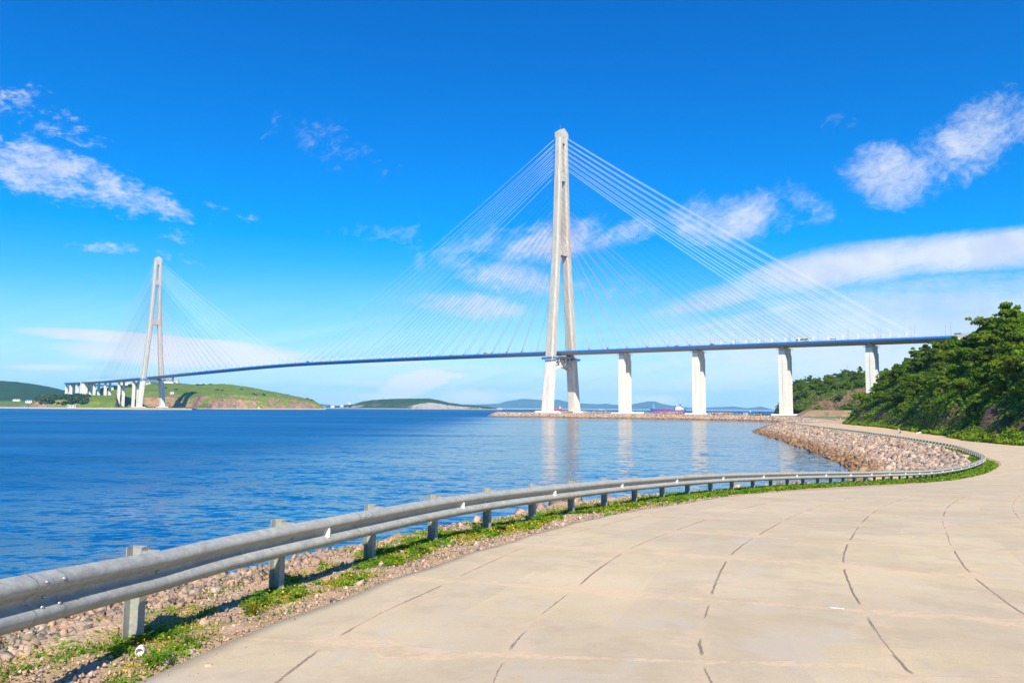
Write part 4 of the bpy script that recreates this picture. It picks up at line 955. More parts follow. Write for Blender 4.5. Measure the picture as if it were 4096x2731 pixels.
# white damper posts where the outer stays meet the deck, red guide cones at the inner ones
dn = 0; dmp = MB()
for ip, s_at in enumerate((0, -1104)):
    for dirn in (1, -1):
        side = (dirn == 1) if ip == 0 else (dirn == -1)
        for sd in (-1, 1):
            for k in range(21):
                L = side_s[k] if side else main_s[k]; sa = s_at+dirn*L
                if k < 14:
                    x = sa-dirn*6.2; zb = dz(x); b = MB(); b.frustum(x, sd*12.2, zb, zb+4.3-.06*k, .95, .5, .28, .25)
                    if dn < 98: b.build('damper_post', M_WHITE, bridge); dn += 1
                    else: dmp.add(b.v, b.f)
tag(dmp.build('damper_post', M_WHITE, bridge), kind='stuff')
# piers
def make_pier(s_at, base, half=2.2, hs=3.15, footing=True, cap=True, gap=4.95):
    P = empty('pier', (s_at, 0, 0), 0, bridge); zt = dz(s_at)-3.3
    for sd in (-1, 1):
        cy = sd*gap; c = MB(); ztop = zt-1.0
        gw = .35
        # face towards the camera has a groove down its middle: two shafts joined at the back
        for a0, a1 in ((-hs, -gw), (gw, hs)): c.box(a0, a1, cy-half, cy+half, base, ztop-6.3)
        c.box(-gw, gw, cy-half+.5, cy+half-.5, base, ztop-6.3)
        for a0, a1 in ((-hs+.45, hs-.45),): c.box(a0, a1, cy-half+.45, cy+half-.45, ztop-6.3, ztop-.8)
        c.build('column', M_PIER, P)
        if cap:
            k_ = MB(); k_.box(-hs+.3, hs-.3, cy-half+.3, cy+half-.3, ztop-.8, ztop); k_.box(-1.2, 1.2, cy-1.2, cy+1.2, ztop, zt+.1); k_.build('bearing_block', M_PIER, P)
            g_ = MB(); e = sd
            g_.box(-hs-.6, hs+.6, cy+e*(half+.2), cy+e*(half+1.3), ztop-1.6, ztop-1.45)
            for xx in (-hs-.6, 0, hs+.6): g_.box(xx-.08, xx+.08, cy+e*(half+1.2), cy+e*(half+1.35), ztop-1.5, ztop-.1)
            g_.box(-hs-.6, hs+.6, cy+e*(half+1.2)-.05, cy+e*(half+1.2)+.1, ztop-.25, ztop-.1)
            g_.build('inspection_walkway', M_DARK, P)
    if footing:
        f_ = MB(); f_.frustum(0, 0, 1.5, 4.6, hs+6.5, gap+half+5.5, hs+5.5, gap+half+4.5); f_.build('footing', M_PIER, P)
    return P
for s_, b_0, ft in ((84, 3, True), (168, 3, True), (252, 3, True), (324, 18, False), (-1188, 3, True), (-1272, 3, True), (-1356, 28, False), (-1428, 28, False)):
    make_pier(s_, b_0, footing=ft)
# wide anchor pier and the viaduct piers beyond
P = empty('pier', (-1488, 0, 0), 0, bridge)
for sd in (-1, 1):
    c = MB(); c.box(-6.5, 6.5, sd*8.5-6, sd*8.5+6, 27, dz(-1488)-3.3); c.box(-6.5, -3, sd*8.5-6.3, sd*8.5-6.0, 27, dz(-1488)+1); c.build('column', M_PIER, P)
c = MB()
for i in range(9):
    a0, a1 = math.pi*i/9, math.pi*(i+1)/9; c.add([(-6.2,-2.4*math.cos(a0),48+4*math.sin(a0)),(6.2,-2.4*math.cos(a0),48+4*math.sin(a0)),(6.2,-2.4*math.cos(a1),48+4*math.sin(a1)),(-6.2,-2.4*math.cos(a1),48+4*math.sin(a1)),(-6.2,-2.4*math.cos(a0),58),(6.2,-2.4*math.cos(a0),58),(6.2,-2.4*math.cos(a1),58),(-6.2,-2.4*math.cos(a1),58)], [(3,2,1,0),(4,5,6,7),(0,1,5,4),(1,2,6,5),(2,3,7,6),(3,0,4,7)])
c.build('portal_beam', M_PIER, P)
for s_ in (-1542, -1588, -1636, -1690, -1760, -1830):
    x, y, tx, ty = centre(s_); P = empty('pier', (x, y, 0), math.atan2(ty, tx), bridge); z_ = dz(max(s_, -1700))-3.3
    for sd in (-1, 1):
        c = MB(); c.box(-3.6, 3.6, sd*7-2.6, sd*7+2.6, 27, z_-1.5); c.frustum(0, sd*7, z_-1.5, z_, 3.6, 2.6, 2.0, 1.6); c.build('column', M_PIER, P)
# near abutment and the approach beyond it
ab = MB(); ab.box(386.4, 411, -15.5, 15.5, 40, dz(395)+.6); ab.build('abutment', M_CONC, bridge)
sect('deck', [(-12.4,.0),(-12.4,-2.6),(12.4,-2.6),(12.4,.0)], 411.2, 475, M_SOFF, bridge)
sect('fascia', [(-12.42,.3),(-12.9,.3),(-12.9,-1.4),(-12.42,-1.4)], 411.2, 475, M_BLUE, bridge)
b = MB()
for sd in (-1, 1):
    for h in (.6, 1.3): b.box(386.5, 475, sd*12.7-.05, sd*12.7+.05, dz(400)+h+.6-.05, dz(400)+h+.6+.05)
    for s in range(388, 475, 4): b.box(s-.05, s+.05, sd*12.7-.05, sd*12.7+.05, dz(400)+.3, dz(400)+1.95)
b.build('railing', M_BLUE, bridge)
b = MB(); b.box(387, 391.5, -15.4, -15.0, dz(390)+.61, dz(390)+1.7); b.box(409, 410.2, -15.4, -14.2, dz(390)+.61, dz(390)+1.8); b.build('end_panel', M_BLUE, bridge)

def bw(s, t, z=None):
    """point in the bridge frame -> world"""
    c, s_ = math.cos(-TH), math.sin(-TH); return (TX+c*s-s_*t, TY+s_*s+c*t, dz(s) if z is None else z)
# lamps along both edges of the deck
def make_lamp(sd):
    L = thing('street_lamp', 'slim grey lamp with short curved arm on the %s edge of the bridge deck' % ('nearer' if sd < 0 else 'farther'), 'street lamp', group='lamps along the %s edge of the bridge deck' % ('nearer' if sd < 0 else 'farther'))
    b = MB(); b.tube([(0,0,0),(0,0,1.0),(0,0,1.01),(0,0,9.0),(0,-sd*.3,9.9),(0,-sd*1.5,10.4)], [.17,.17,.13,.09,.08,.07], 6); b.build('pole', M_LAMP, L)
    b = MB(); b.box(-.2,.2,-.45,.45,-.08,.1); b.build('lamp_head', M_LAMP, L, loc=(0,-sd*1.85,10.42)); return L
for sd in (-1, 1):
    proto = make_lamp(sd); first = True
    for i in range(75):
        s = 458-24.6*i-(9 if sd > 0 else 0)
        if abs(s) < 12 or abs(s+1104) < 12: continue
        L = proto if first else copy_tree(proto); first = False
        x, y, z = bw(s, sd*12.2, dz(min(s, 465))+(.6 if s > 386 else 0)); L.location = (x, y, z); L.rotation_euler = (0, 0, -TH)

# ------------------------------------------------------------------ vegetation
def leaf_cloud(P, N, size, g, asp=1.7, droop=.0):
    """quads at points P, facing roughly along N"""
    n = len(P); nrm = N+g.normal(size=(n, 3))*.55; nrm /= np.linalg.norm(nrm, axis=1)[:, None]
    r = g.normal(size=(n, 3)); u = np.cross(nrm, r); u /= np.linalg.norm(u, axis=1)[:, None]+1e-9; v = np.cross(nrm, u)
    s = size*g.uniform(.6, 1.35, n)[:, None]; u = u*s; v = v*s*asp
    V = np.stack([P-u*.15-v, P+u-v*.1, P+u*.1+v, P-u+v*.1], 1).reshape(-1, 3); F = np.arange(4*n).reshape(n, 4); return V, F
def crown_points(g, blobs, n):
    P = []; N = []
    wts = np.array([b[3]*b[4] for b in blobs]); wts = wts/wts.sum()
    for b, k in zip(blobs, g.multinomial(n, wts)):
        d = g.normal(size=(k, 3)); d /= np.linalg.norm(d, axis=1)[:, None]
        d[:, 2] = np.where(d[:, 2] < -.35, -d[:, 2]*.5, d[:, 2])
        rr_ = g.uniform(.62, 1.06, k)[:, None]
        P.append(np.array(b[:3])+d*rr_*np.array([b[3], b[3], b[4]])); N.append(d+[0, 0, .35])
    return np.vstack(P), np.vstack(N)
def make_tree_mesh(kind, g, h=8.0, w_=4.0, n=1500, leaf=.24):
    blobs = []; limbs = MB(); nl = 9 if kind == 'oak' else 7
    limbs.tube([(0, 0, -.6), (g.normal()*.1, g.normal()*.1, h*.22), (g.normal()*.25, g.normal()*.25, h*.5), (g.normal()*.3, g.normal()*.3, h*.78)], [h*.035, h*.028, h*.02, h*.008], 6)
    for i in range(nl):
        a = 2*math.pi*(i+g.uniform(-.3, .3))/nl*1.0+(i % 2)*.4; z0 = h*g.uniform(.22, .5)
        if kind == 'oak': r_ = w_*g.uniform(.45, .8); z1 = h*g.uniform(.48, .86); br = w_*g.uniform(.30, .44); bz = br*g.uniform(.6, .85)
        elif kind == 'tall': r_ = w_*g.uniform(.25, .6); z1 = h*g.uniform(.35, .95); br = w_*g.uniform(.25, .4); bz = br*g.uniform(.7, 1.1)
        else: r_ = w_*g.uniform(.3, .75); z1 = h*g.uniform(.35, .75); br = w_*g.uniform(.3, .42); bz = br*g.uniform(.6, .8)
        e = (r_*math.cos(a), r_*math.sin(a), z1)
        limbs.tube([(0, 0, z0), (e[0]*.5, e[1]*.5, z0*.45+z1*.55+.2), e], [h*.016, h*.011, h*.004], 5)
        blobs.append((*e, br, bz))
        for _ in range(3): blobs.append((e[0]+g.normal()*br*.75, e[1]+g.normal()*br*.75, e[2]+g.normal()*bz*.7, br*.55, bz*.55))
    blobs.append((0, 0, h*.9, w_*.34, h*.10)); blobs.append((g.normal()*.4, g.normal()*.4, h*.72, w_*.42, h*.13))
    P, N = crown_points(g, blobs, n); V, F = leaf_cloud(P, N, leaf, g)
    return limbs, V, F
TREES = {}
def tree_proto(key, kind, label_mat, h, w_, n, leaf, seed):
    g = np.random.default_rng(seed); limbs, V, F = make_tree_mesh(kind, g, h, w_, n, leaf)
    T = empty(key)
    c = mk('crown', V, F, label_mat, T); limbs.build('trunk', M_BARK, T)
    return T
protos = [tree_proto('oak_tree', 'oak', M_LEAF, 7.5, 4.4, 2100, .26, 1), tree_proto('oak_tree', 'oak', M_LEAF, 8.5, 4.2, 2300, .27, 2), tree_proto('oak_tree', 'oak', M_LEAF, 6.4, 3.8, 1800, .25, 3),
          tree_proto('tall_tree', 'tall', M_LEAF, 10, 3.6, 2300, .26, 4), tree_proto('acacia_tree', 'tall', M_LEAFY, 8.5, 3.6, 1900, .25, 5), tree_proto('acacia_tree', 'oak', M_LEAFY, 6.8, 3.5, 1700, .24, 6),
          tree_proto('shrub', 'bush', M_LEAF, 3.2, 2.6, 900, .22, 7), tree_proto('shrub', 'bush', M_LEAFY, 2.8, 2.3, 800, .20, 8)]
used_proto = set()
def place(pi, x, y, z, s, label, cat, group, rz=None):
    p = protos[pi]
    T = p if pi not in used_proto else copy_tree(p); used_proto.add(pi)
    T.location = (x, y, z); T.rotation_euler = (0, 0, random.uniform(0, 6.28) if rz is None else rz); T.scale = (s, s, s*random.uniform(.85, 1.12))
    tag(T, label, cat, group); return T
def hz1(x, y): return float(hill_z(np.array([x]), np.array([y]))[0])
# candidates scattered over the slope; keep a minimum distance
cand = []
rs = random.Random(11); fo = np.array(FOOT)
while len(cand) < 268:
    x = rs.uniform(90, 330); y = rs.uniform(110, 520)
    if x/y > .76 or x/y < .40: continue
    d = float(sdist(np.array([x]), np.array([y]), HP, NF)[0])
    if d < 3.0 or d > 95: continue
    pr = 1.0 if d < 45 else .45
    if rs.random() > pr: continue
    if 138 < y < 162 and d < 8 and x/y < .70: continue      # bare rock face
    if any((x-a)**2+(y-b)**2 < (3.1+.012*y)**2 for a, b, _ in cand): continue
    cand.append((x, y, d))
for x, y, d in cand:
    gully = nz(x, y, .022, 2.7, 3); r = rs.random()
    if d < 7: pi = 6 if r < .55 else 7
    elif r < .62: pi = rs.choice([0, 1, 2])
    elif r < .78: pi = 3
    elif r < .92: pi = rs.choice([4, 5])
    else: pi = 6
    nm = {0: 'dark green spreading oak in the dense wood on the right hillside', 1: 'dark green spreading oak in the dense wood on the right hillside', 2: 'dark green spreading oak in the dense wood on the right hillside',
          3: 'tall dark broadleaf tree in the dense wood on the right hillside', 4: 'bright yellow green tree standing out in the wood on the right hillside', 5: 'bright yellow green tree standing out in the wood on the right hillside',
          6: 'low dark green shrub on the lower slope of the right hillside', 7: 'low bright green shrub on the lower slope of the right hillside'}[pi]
    place(pi, x, y, hz1(x, y)-.3, rs.uniform(.72, 1.15)*(1.0 if d > 12 else .85), nm, 'shrub' if pi > 5 else 'tree', 'wood on the right hillside: '+['oaks', 'oaks', 'oaks', 'tall trees', 'bright trees', 'bright trees', 'dark shrubs', 'bright shrubs'][pi])
# the two big oaks on the skyline at the right edge
place(1, 158, 239, hz1(158, 239)+1.0, 1.25, 'large wide oak on the skyline at the right edge of the photo, tallest crown', 'tree', None, 1.0)
place(0, 150, 232, hz1(150, 232)+1.2, 1.05, 'round crowned oak standing alone on the skyline left of the tallest oak', 'tree', None, 2.0)
# undergrowth covering the hillside between the trees
def cover(name, P, N, size, mat_, label, cat, g, asp=1.7):
    V, F = leaf_cloud(P, N, size, g, asp); o = mk(name, V, F, mat_); tag(o, label, cat, kind='stuff'); return o
g_ = np.random.default_rng(21)
hv = np.array([v.co for v in hillside.data.vertices]); hn = np.array([v.normal for v in hillside.data.vertices])
vis = (hv[:, 0]/np.maximum(hv[:, 1], 1) < .78) & (hv[:, 0]/np.maximum(hv[:, 1], 1) > .38) & (hv[:, 1] > 100)
hdv = sdist(hv[:, 0], hv[:, 1], HP, NF); vis &= (hdv > .3) & (hdv < 75)
rockface = (hv[:, 1] > 134) & (hv[:, 1] < 160) & (hdv < 7.5) & (hv[:, 0]/hv[:, 1] < .69)
idx = np.where(vis & (~rockface | (g_.random(len(hv)) < .35)))[0]
NU = 90000; pk = g_.choice(idx, NU); jit = g_.uniform(-1, 1, (NU, 3))*[1.6, 1.6, 0]
P_ = hv[pk]+jit+np.stack([0*jit[:, 0], 0*jit[:, 0], g_.uniform(0, 1.1, NU)], 1)
# follow the local slope
nn_ = hn[pk]; P_[:, 2] -= (jit[:, 0]*nn_[:, 0]+jit[:, 1]*nn_[:, 1])/np.maximum(nn_[:, 2], .35)
half = g_.random(NU) < .72
cover('undergrowth', P_[half], nn_[half]+[0, 0, .3], .30, M_LEAF, 'dark undergrowth between the trees on the right hillside', 'undergrowth', g_)
cover('undergrowth', P_[~half], nn_[~half]+[0, 0, .3], .26, M_LEAFY, 'bright bushes and creepers between the trees on the right hillside', 'undergrowth', g_)
# tall grass fringe at the foot of the hill
Pg = []
for i in range(NF):
    a, b = fo[i], fo[i+1]; L_ = math.hypot(*(b-a)); nx_, ny_ = -(b-a)[1]/L_, (b-a)[0]/L_
    if b[1] < 105 or a[1] > 400: continue
    for _ in range(int(L_*70)):
        f = g_.random(); o_ = g_.uniform(-.7, 2.6)+nz(a[0]+f*L_, a[1], .12)*1.2; x, y = a[0]+(b-a)[0]*f-nx_*o_, a[1]+(b-a)[1]*f-ny_*o_
        Pg.append((x, y, max(float(zg(y)), 0)+g_.uniform(.05, .9)))
Pg = np.array(Pg); dpg = sdist(Pg[:, 0], Pg[:, 1], HP, NF); Pg[:, 2] += np.maximum(dpg, 0)*.8
bri = np.array([nz(a, b, .05, 4.4, 2) for a, b, c in Pg]) > .08
cover('tall_grass', Pg[bri], np.tile([-.6, -.6, .4], (int(bri.sum()), 1)), .15, M_LEAFY, 'tall bright grass fringing the foot of the hillside', 'grass', g_, 3.2)
cover('low_scrub', Pg[~bri], np.tile([-.6, -.6, .4], (int((~bri).sum()), 1)), .15, M_LEAF, 'dark scrub fringing the shaded foot of the hillside', 'scrub', g_, 2.4)
# headland trees
rs = random.Random(5); hc = []
g9 = np.random.default_rng(77); hsel = headV[(headV[:, 2] > 5) & (headV[:, 0]/headV[:, 1] > .355)]; ph = hsel[g9.integers(0, len(hsel), 26000)]+g9.normal(size=(26000, 3))*[1.2, 1.0, .5]
kp = np.array([nz(a, b*.6+c*1.2, .045, 3.1, 3) for a, b, c in ph]) > -.06
cover('headland_scrub', ph[kp], np.tile([-.2, -.8, .5], (int(kp.sum()), 1)), .55, M_LEAF, 'scrub and creepers covering most of the headland cliff', 'scrub', g9)
HXs = headV[:, 0]; HYs = headV[:, 1]
def near_z(V, x, y): 
    k = np.argmin((V[:, 0]-x)**2+(V[:, 1]-y)**2); return float(V[k, 2])
while len(hc) < 84:
    px_ = rs.uniform(3165, 3500); a_ = (px_-2048)/2988.6*.9961; y = rs.uniform(690, 800); x = a_*y
    if any((x-a)**2+(y-b)**2 < 22 for a, b in hc): continue
    z = near_z(headV, x, y)
    if z < 14 and rs.random() < .75: continue
    hc.append((x, y)); place(rs.choice([0, 1, 2, 3, 2]), x, y, z-.5, rs.uniform(.6, .95), 'dark low tree on top of the cliffed headland behind the third pier', 'tree', 'trees on the cliffed headland')
# dark bushes on the far island bluff, scattered bushes on its grassy hill
bp = None
def far_bush(seed, n=260, leaf=.9):
    g = np.random.default_rng(seed); T = empty('bush'); blobs = [(g.normal()*2, g.normal()*2, g.uniform(1.5, 3.5), g.uniform(1.8, 3.2), g.uniform(1.3, 2.4)) for _ in range(7)]
    P, N = crown_points(g, blobs, n); V, F = leaf_cloud(P, N, leaf, g); mk('crown', V, F, M_FARLEAF, T)
    b = MB(); b.tube([(0, 0, -1), (0, 0, 2.5)], [.25, .12], 5); b.build('trunk', M_BARK, T); return T
fb = [far_bush(31), far_bush(32), far_bush(33)]; fused = set(); spots = []
rs = random.Random(9)
for _ in range(88):
    px_ = rs.choice([rs.uniform(150, 215), rs.uniform(200, 330), rs.uniform(270, 355), rs.uniform(150, 350)]); spots.append((px_, rs.uniform(1535, 1640), 'dark green bush on the bluff below the far viaduct piers', 'bushes on the bluff below the far piers', rs.uniform(.9, 1.6)))
for px_, yy in ((383, 2120), (398, 2130), (412, 2110), (425, 2130), (440, 2120), (452, 2140), (466, 2120), (480, 2130), (395, 1900), (410, 1930), (520, 2090), (531, 2060), (545, 2100)):
    spots.append((px_, yy, 'dark tree on the rise behind the far piers', 'trees behind the far piers', 1.9))
for k, (px_, yy) in enumerate(((787, 2080), (799, 2085), (812, 2090), (842, 2110), (888, 2010), (870, 2000), (700, 1870), (1149, 2190), (1232, 2165), (1247, 2150), (1024, 1985), (1012, 1990), (1060, 1990), (1052, 2000), (965, 2060), (662, 1900))):
    spots.append((px_, yy, ('dark bush number', 'x')[0] and ['small dark bush on the ridge of the grassy island hill', 'lone dark bush on the grassy slope of the island hill'][yy < 2070], ['ridge bushes', 'slope bushes'][yy < 2070]+' on the grassy island hill', .8))
for px_, yy, lb, gr, s_ in spots:
    x = (px_-2048)/2988.6*.9961*yy; k = rs.randrange(3); T = fb[k] if k not in fused else copy_tree(fb[k]); fused.add(k)
    T.location = (x, yy, near_z(hillV, x, yy)-.6); T.rotation_euler = (0, 0, rs.uniform(0, 6)); T.scale = (s_,)*3; tag(T, lb, 'bush' if 'bush' in lb else 'tree', gr)

# plants on the near verge: low mat of weeds and moss along the rail
Pw = []; Py = []; Pf = []; Pd = []
def patchy(u, v, s=.9, seed=1.3): return nz(u*.8, v*1.6, s, seed, 4)
for _ in range(190000):
    u = 1.0+86*g_.random()**2.0; v = g_.normal()*.40+.14+.1*math.sin(u*.8)
    if v > (.62 if u < 20 else .95)+.15*math.sin(u*1.3)+(.35 if g_.random() < .06 else 0) or v < -1.5: continue
    pa = patchy(u, v); thr = np.interp(u, [0, 12, 22, 40], [-.10, -.13, -.20, -.32])
    if pa < thr: continue
    sc_ = 1+.035*u; h = g_.random()**1.6*.045*sc_; r = nz(u, v, 1.9, 8.1, 3)
    (Py if (r > .02 and u < 26) else Pw).append((u, v, h, pa))
for _ in range(2100):
    u = 1.5+40*g_.random()**1.5; v = g_.normal()*.3+.40
    if patchy(u, v) > .0 and v < .95: Pf.append((u, v, .035+.04*g_.random()*(1+.03*u), 0))
for _ in range(16000):                                     # green wedge on the inside and outside of the bend
    u = g_.uniform(60, 128); v = g_.uniform(-1.6, 2.1); e_ = np.interp(u, [60, 84, 100, 112, 118, 128], [1.2, 1.5, 1.5, .9, .3, -.2])
    if v > e_ or patchy(u, v, .5) < -.22: continue
    Pw.append((u, v, g_.random()*.16, 0))
for _ in range(6000):
    u = g_.uniform(128, UEND-8); v = g_.normal()*.45-.3
    if patchy(u*.3, v) < -.05: continue
    Pw.append((u, v, g_.random()*.2, 0))
for _ in range(9000):
    u = 3.5+16*g_.random(); v = g_.uniform(-1.7, -.1)
    if nz(u, v, 2.6, 4.1, 3) < .30: continue
    Pw.append((u, v, g_.random()*.05, 0))
def to_xyz(L):
    out = np.zeros((len(L), 3)); U_ = np.array([l[0] for l in L])+U0; s2_ = SEG
    x = np.interp(U_, SEG, CV[:, 0]); y = np.interp(U_, SEG, CV[:, 1]); x2 = np.interp(U_+.3, SEG, CV[:, 0]); y2 = np.interp(U_+.3, SEG, CV[:, 1]); x1 = np.interp(U_-.3, SEG, CV[:, 0]); y1 = np.interp(U_-.3, SEG, CV[:, 1])
    tl = np.hypot(x2-x1, y2-y1); v = np.array([l[1] for l in L]); X_ = x+(y2-y1)/tl*v; Y_ = y-(x2-x1)/tl*v
    return np.stack([X_, Y_, shore_z(X_, Y_)+np.array([l[2] for l in L])], 1), U_-U0
def weeds(name, L, mat_, label, cat, base=.010, grow=.045, asp=2.0, maxs=.12):
    P, U_ = to_xyz(L); n = len(P); s = np.clip(base*(1+grow*10*np.maximum(U_-4, 0)/3), base, maxs)
    V, F = leaf_cloud(P, np.tile([0, 0, 1.0], (n, 1))+g_.normal(size=(n, 3))*.5, 1.0, g_, asp); V = V.reshape(n, 4, 3); V = P[:, None]+(V-P[:, None])*s[:, None, None]
    o = mk(name, V.reshape(-1, 3), F, mat_); tag(o, label, cat, kind='stuff'); return o
weeds('weeds', Pw, M_WEED, 'low green weeds and grass along the foot of the guardrail', 'weeds', .0075, .034, 2.4, .09)
weeds('moss', Py, M_WEEDY, 'yellowish moss and stonecrop on the gravel verge', 'moss', .005, .03, 1.5, .04)
weeds('flowers', Pf, M_FLOW, 'tiny yellow flowers scattered through the verge weeds', 'flowers', .0075, .02, 1.0, .028)
# individual weeds
def leaf_blade(mb, base, direc, length, width, curl=.3, lobes=0, n=5):
    b = Vector(base); d = Vector(direc).normalized(); side = d.cross(Vector((0, 0, 1))); side = side.normalized() if side.length > .01 else Vector((1, 0, 0))
    L_ = []; R_ = []
    for i in range(n+1):
        f = i/n; w_ = width*math.sin(math.pi*min(1, f*.92+.06))**.8*(1 if not lobes else (1.0 if i % 2 else .45))
        c = b+d*length*f+Vector((0, 0, -curl*length*f*f)); L_.append(c-side*w_/2+Vector((0, 0, w_*.15))); R_.append(c+side*w_/2+Vector((0, 0, w_*.15)))
    v = [tuple(p) for p in L_]+[tuple(p) for p in R_]; m = n+1
    mb.add(v, [(i, i+1, m+i+1, m+i) for i in range(n)])
def plant(name, u, v, label, leaves, stem_h, mat_, llen, lwid, lobes, up_=.5, flower=0, seed=1):
    r = random.Random(seed); X_, Y_ = off(u, v); T = thing(name, label, 'plant', (X_, Y_, sz1(X_, Y_)))
    lf = MB(); 
    for i in range(leaves):
        a = i*2.4+r.uniform(-.3, .3); f = (i+.5)/leaves; z = stem_h*f*.95
        el = up_*(1-.5*f) if stem_h < .1 else r.uniform(.1, .5)
        ll = llen*r.uniform(.7, 1.15)*(1-.55*f if stem_h > .15 else 1)
        leaf_blade(lf, (r.uniform(-.02, .02), r.uniform(-.02, .02), z), (math.cos(a), math.sin(a), el+.2), ll, lwid*r.uniform(.8, 1.2), .35, lobes, 8 if lobes else 5)
        if lobes:
            for q in (.35, .6, .8):
                bx_ = Vector((math.cos(a), math.sin(a), el+.2)).normalized()*ll*q
                for sgn in (-1, 1): leaf_blade(lf, (bx_.x, bx_.y, z+bx_.z-.35*ll*q*q), (math.cos(a+sgn*.9), math.sin(a+sgn*.9), el+.1), ll*.32, lwid*.5, .3, 0, 3)
    lf.build('leaves', mat_, T)
    st = MB(); st.tube([(0, 0, -.03), (r.uniform(-.01, .01), r.uniform(-.01, .01), max(.03, stem_h*.5)), (r.uniform(-.02, .02), r.uniform(-.02, .02), max(.05, stem_h))], [.006, .005, .002], 5); st.build('stem', M_STEM, T)
    if flower:
        fm = MB()
        for _ in range(flower): fm.sphere((r.uniform(-.1, .1), r.uniform(-.1, .1), stem_h+r.uniform(.0, .06)), .009, 6, 4, .5)
        fm.build('blossom', M_FLOW, T)
    return T
plant('dock', 6.85, .10, 'broad leaved dock growing against the foot of the nearest guardrail post', 6, .06, M_WEED, .17, .055, 0, 1.4, 0, 3)
plant('mugwort', 6.25, .62, 'bushy green mugwort left of the discarded cup below the nearest post', 46, .10, M_WEED, .16, .022, 1, 1.3, 0, 4)
plant('mugwort', 6.95, .50, 'upright green mugwort just right of the dock at the nearest post', 18, .13, M_WEED, .10, .020, 1, 1.2, 0, 14)
plant('mugwort', 5.15, .05, 'tall thin mugwort with a bare stem standing left of the nearest post', 26, .52, M_WEED, .10, .02, 1, .4, 0, 5)
plant('mugwort', 8.6, .25, 'dark leafy mugwort between the first and second posts', 40, .16, M_WEED, .15, .024, 1, 1.0, 0, 6)
plant('dandelion', 9.05, .42, 'rosette of long green leaves in front of the second post', 16, .05, M_WEED, .15, .035, 0, .7, 3, 7)
plant('grass_tuft', 8.1, .50, 'upright tuft of thin straw tipped grass between the first and second posts', 60, .04, M_WEEDY, .26, .006, 0, 2.4, 0, 8)
plant('mugwort', 12.4, .40, 'leafy green mugwort in front of the third post', 30, .12, M_WEED, .16, .028, 1, 1.1, 2, 9)
plant('mugwort', 15.0, .15, 'dark bushy mugwort beside the fourth post', 44, .24, M_WEED, .22, .035, 1, .9, 0, 10)
plant('dock', 15.7, .35, 'broad leaved dock in front of the fifth post', 14, .08, M_WEED, .24, .07, 0, 1.2, 0, 11)
plant('mugwort', 5.9, -1.0, 'small bright sprout among the pink rocks behind the nearest rail joint', 14, .09, M_WEED, .09, .02, 1, 1.0, 0, 12)
plant('dandelion', 4.9, .75, 'small weed with two yellow heads near the lower left corner', 8, .05, M_WEED, .07, .02, 1, .8, 4, 13)
plant('thistle', 10.2, .6, 'low jagged weed on the gravel before the third post', 20, .04, M_WEED, .10, .022, 1, .7, 0, 15)
plant('mugwort', 17.8, .2, 'leafy weed at the foot of the sixth post', 30, .15, M_WEED, .20, .035, 1, 1.0, 0, 16)
plant('mugwort', 4.3, -.6, 'pale weed on the gravel below the left end of the rail', 16, .12, M_WEED, .10, .02, 1, .9, 0, 17)

# ------------------------------------------------------------------ small things
# the discarded cup
def m_cup():
    m, t, b = mat('printed_paper'); x, y, z = t.sep(objc(t)); ang = t.math('DIVIDE', t.math('ARCTAN2', y, x), 6.2832)
    blk = t.math('MULTIPLY', t.smooth(t.math('FRACT', t.math('MULTIPLY', ang, 3.0)), .48, .52), t.math('MULTIPLY', t.smooth(z, .028, .032), t.smooth(z, .066, .062)))
    n = t.noise(t.comb(t.math('MULTIPLY', x, 1.0), y, t.math('MULTIPLY', z, 3.0)), 60, 3, .6)
    c = t.mix(blk, (.80, .70, .62), (.33, .03, .05)); c = t.mix(t.math('MULTIPLY', t.smooth(n, .55, .6), .6), c, (.78, .74, .70)); t.put(b.inputs['Base Color'], c); b.inputs['Roughness'].default_value = .5; return m
X_, Y_ = -3.09, 6.42
cup = thing('paper_cup', 'crumpled white and dark red cup lying on its side on the gravel verge', 'cup', (X_, Y_+.02, sz1(X_, Y_)+.045))
cm = MB(); cm.lathe([(.0, .085), (.030, .085), (.036, .078), (.040, .055), (.039, .020), (.034, .006), (.0345, .0), (.030, .0), (.031, .006), (.034, .02), (.035, .055), (.030, .075), (.0, .078)], 26)
o = cm.build('cup_body', m_cup(), cup, True); o.rotation_euler = (R(-86), 0, R(14))
rm_ = MB(); rm_.lathe([(.0, .032), (.033, .032), (.0325, .018), (.0295, .004)], 26); rm_.lathe([(.029, .003), (.031, -.003), (.035, -.002), (.036, .003), (.033, .006), (.029, .003)], 26); o2 = rm_.build('rim', M_WHITE, cup, True); o2.rotation_euler = o.rotation_euler
# green fence along the causeway
FP = [(-13, 704), (14, 690), (80, 649), (138, 606), (166, 575)]
fen = thing('fence', 'thin dark green mesh fence along the front of the low causeway', 'fence'); Cf = catmull([(-20, 708)]+FP+[(172, 568)], .5); sf = np.r_[0, np.cumsum(np.hypot(*np.diff(Cf, axis=0).T))]
pp = []
for d_ in np.arange(0, sf[-1], 3.0):
    x = float(np.interp(d_, sf, Cf[:, 0])); y = float(np.interp(d_, sf, Cf[:, 1])); z = sz1(x, y); pp.append((x, y, z)); b = MB(); b.box(-.05, .05, -.05, .05, -.2, 2.7); b.build('post', M_GRN, fen, loc=(x, y, z))
b = MB()
for (x, y, z), (x2, y2, z2) in zip(pp, pp[1:]):
    for h in (.1, .9, 1.75, 2.6): b.tube([(x, y, z+h), (x2, y2, z2+h)], .022, 4, False)
b.build('wire_panel', M_GRN, fen)
